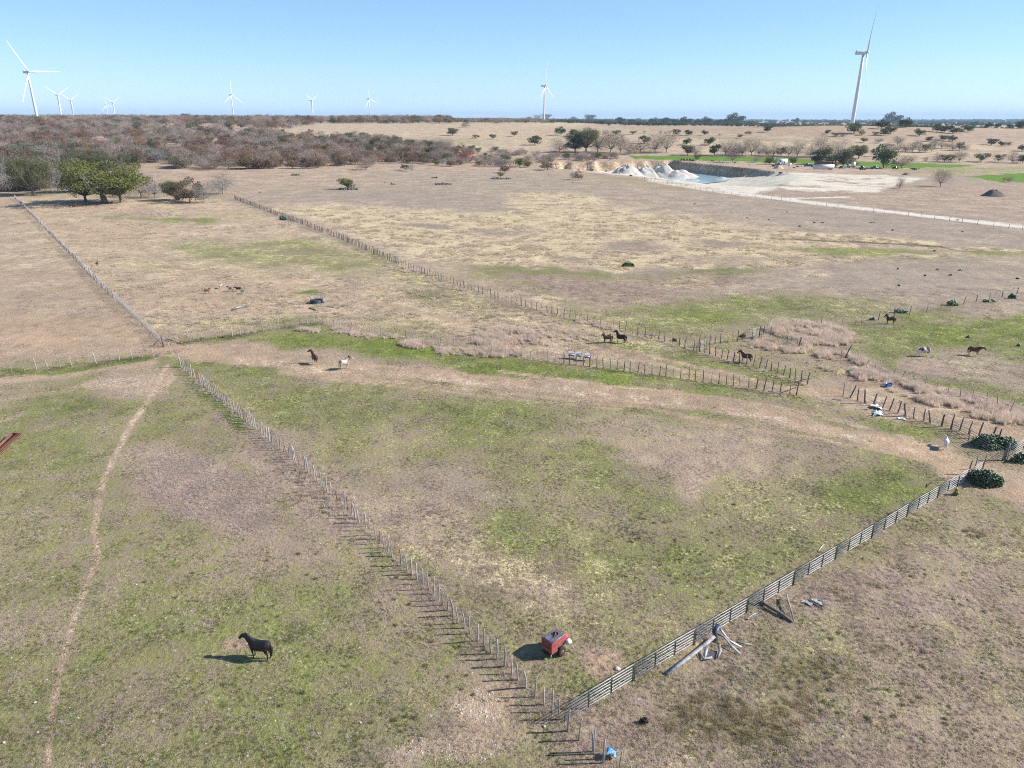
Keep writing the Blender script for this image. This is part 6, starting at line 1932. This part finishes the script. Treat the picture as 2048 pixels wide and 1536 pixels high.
    # weeds hugging the fence lines
    def along(pts, n, k, s0, s1, off=.5):
        W = [G(*p) for p in pts]
        Ls = [(b - a).length for a, b in zip(W[:-1], W[1:])]; T = sum(Ls)
        xs, ys = [], []
        for _ in range(n):
            t = rng.random() * T
            for (a, b, l) in zip(W[:-1], W[1:], Ls):
                if t <= l: break
                t -= l
            p = a.lerp(b, min(t / l, 1)); xs.append(p.x + rng.normal(0, off)); ys.append(p.y + rng.normal(0, off))
        put(np.array(xs), np.array(ys), k, rng.uniform(s0, s1, n))
    along([(362, 735), (610, 940), (862, 1182), (1127, 1446)], 240, 3, .5, 1.1, .45)
    along([(362, 735), (610, 940), (862, 1182), (1127, 1446)], 260, 9, .35, .8, .35)
    along([(590, 930), (700, 1035)], 120, 9, .5, 1.1, 1.2); along([(550, 900), (640, 990)], 60, 11 - 1, .4, .9, 1.2)
    along([(1135, 727), (1400, 762), (1592, 792)], 150, 9, .4, .8, .25); along([(1387, 701), (1625, 774)], 110, 9, .4, .9, .3)
    along([(1685, 793), (2015, 894)], 150, 9, .35, .7, .25); along([(645, 648), (900, 693), (1120, 725)], 180, 9, .5, .9, .5)
    along([(30, 397), (326, 693)], 200, 9, .5, 1.0, .4); along([(800, 530), (1110, 630), (1384, 700)], 260, 9, .5, 1.0, .5)
    along([(362, 688), (640, 646)], 80, 1, .8, 1.3, .4); along([(-30, 756), (310, 714)], 60, 1, .8, 1.2, .4)
    along([(1127, 1446), (1933, 962)], 130, 9, .3, .6, .5)
    P_, K_, S_ = np.concatenate(P), np.concatenate(K), np.concatenate(S)
    print('COVER', len(P_))
    scatter('grass_and_weeds', TP, P_, rng.uniform(0, 6.28, len(P_)), S_, K_, 'short mottled turf, dry tussocks and dead weeds of the pastures')
cover()
def stones():
    rng = np.random.default_rng(99)
    P, S = [], []
    D = 26 * (110 / 26) ** rng.random(7000); u = rng.uniform(-1.1, 1.1, len(D)); x, y = u * D, D
    C = ch_at(x, y)
    pr = .10 + C[:, 5] * 2.2 + (C[:, 2] > .8) * .15
    ok = rng.random(len(x)) < pr
    x, y = x[ok], y[ok]
    P.append(np.stack([x, y, H(x, y)], 1)); S.append(rng.uniform(.06, .2, len(x)) ** 1.0)
    for cx, cy, rx, ry, n in ((960, 1412, 48, 34, 500), (1770, 785, 75, 16, 500), (1450, 712, 50, 12, 160), (270, 765, 80, 24, 200), (1700, 1450, 40, 40, 80), (900, 1500, 110, 26, 350), (30, 1310, 25, 20, 40), (2000, 750, 80, 30, 120)):
        a = rng.uniform(0, 6.28, n); r = np.sqrt(rng.random(n))
        pts = [plane_pt(cx + rx * q * math.cos(t), cy + ry * q * math.sin(t)) for t, q in zip(a, r)]
        X, Y = np.array([p[0] for p in pts]), np.array([p[1] for p in pts])
        P.append(np.stack([X, Y, H(X, Y)], 1)); S.append(rng.uniform(.05, .07 + .20 * rng.random(n) ** 3, n))
    P, S = np.concatenate(P), np.concatenate(S)
    scatter('loose_stones', ROCKS, P, rng.uniform(0, 6.28, len(P)), S, rng.integers(0, 4, len(P)), 'small pale limestone pieces strewn over the turf')
stones()

# ================================================================== haze
hz_ = MB().box((0, 0, 80), (46000, 46000, 220)).build('haze')
hm = bpy.data.materials.new('clear_winter_haze'); hm.use_nodes = True
hn = hm.node_tree; hn.nodes.clear()
ho = hn.nodes.new('ShaderNodeOutputMaterial'); hv = hn.nodes.new('ShaderNodeVolumePrincipled')
hv.inputs['Color'].default_value = (.62, .82, 1.0, 1)
hv.inputs['Density'].default_value = 6.5e-5
hn.links.new(hv.outputs[0], ho.inputs['Volume'])
hz_.data.materials.append(hm); hz_['kind'] = 'stuff'
SC.cycles.volume_bounces = 0
SC.cycles.max_bounces = 6
SC.cycles.transparent_max_bounces = 8
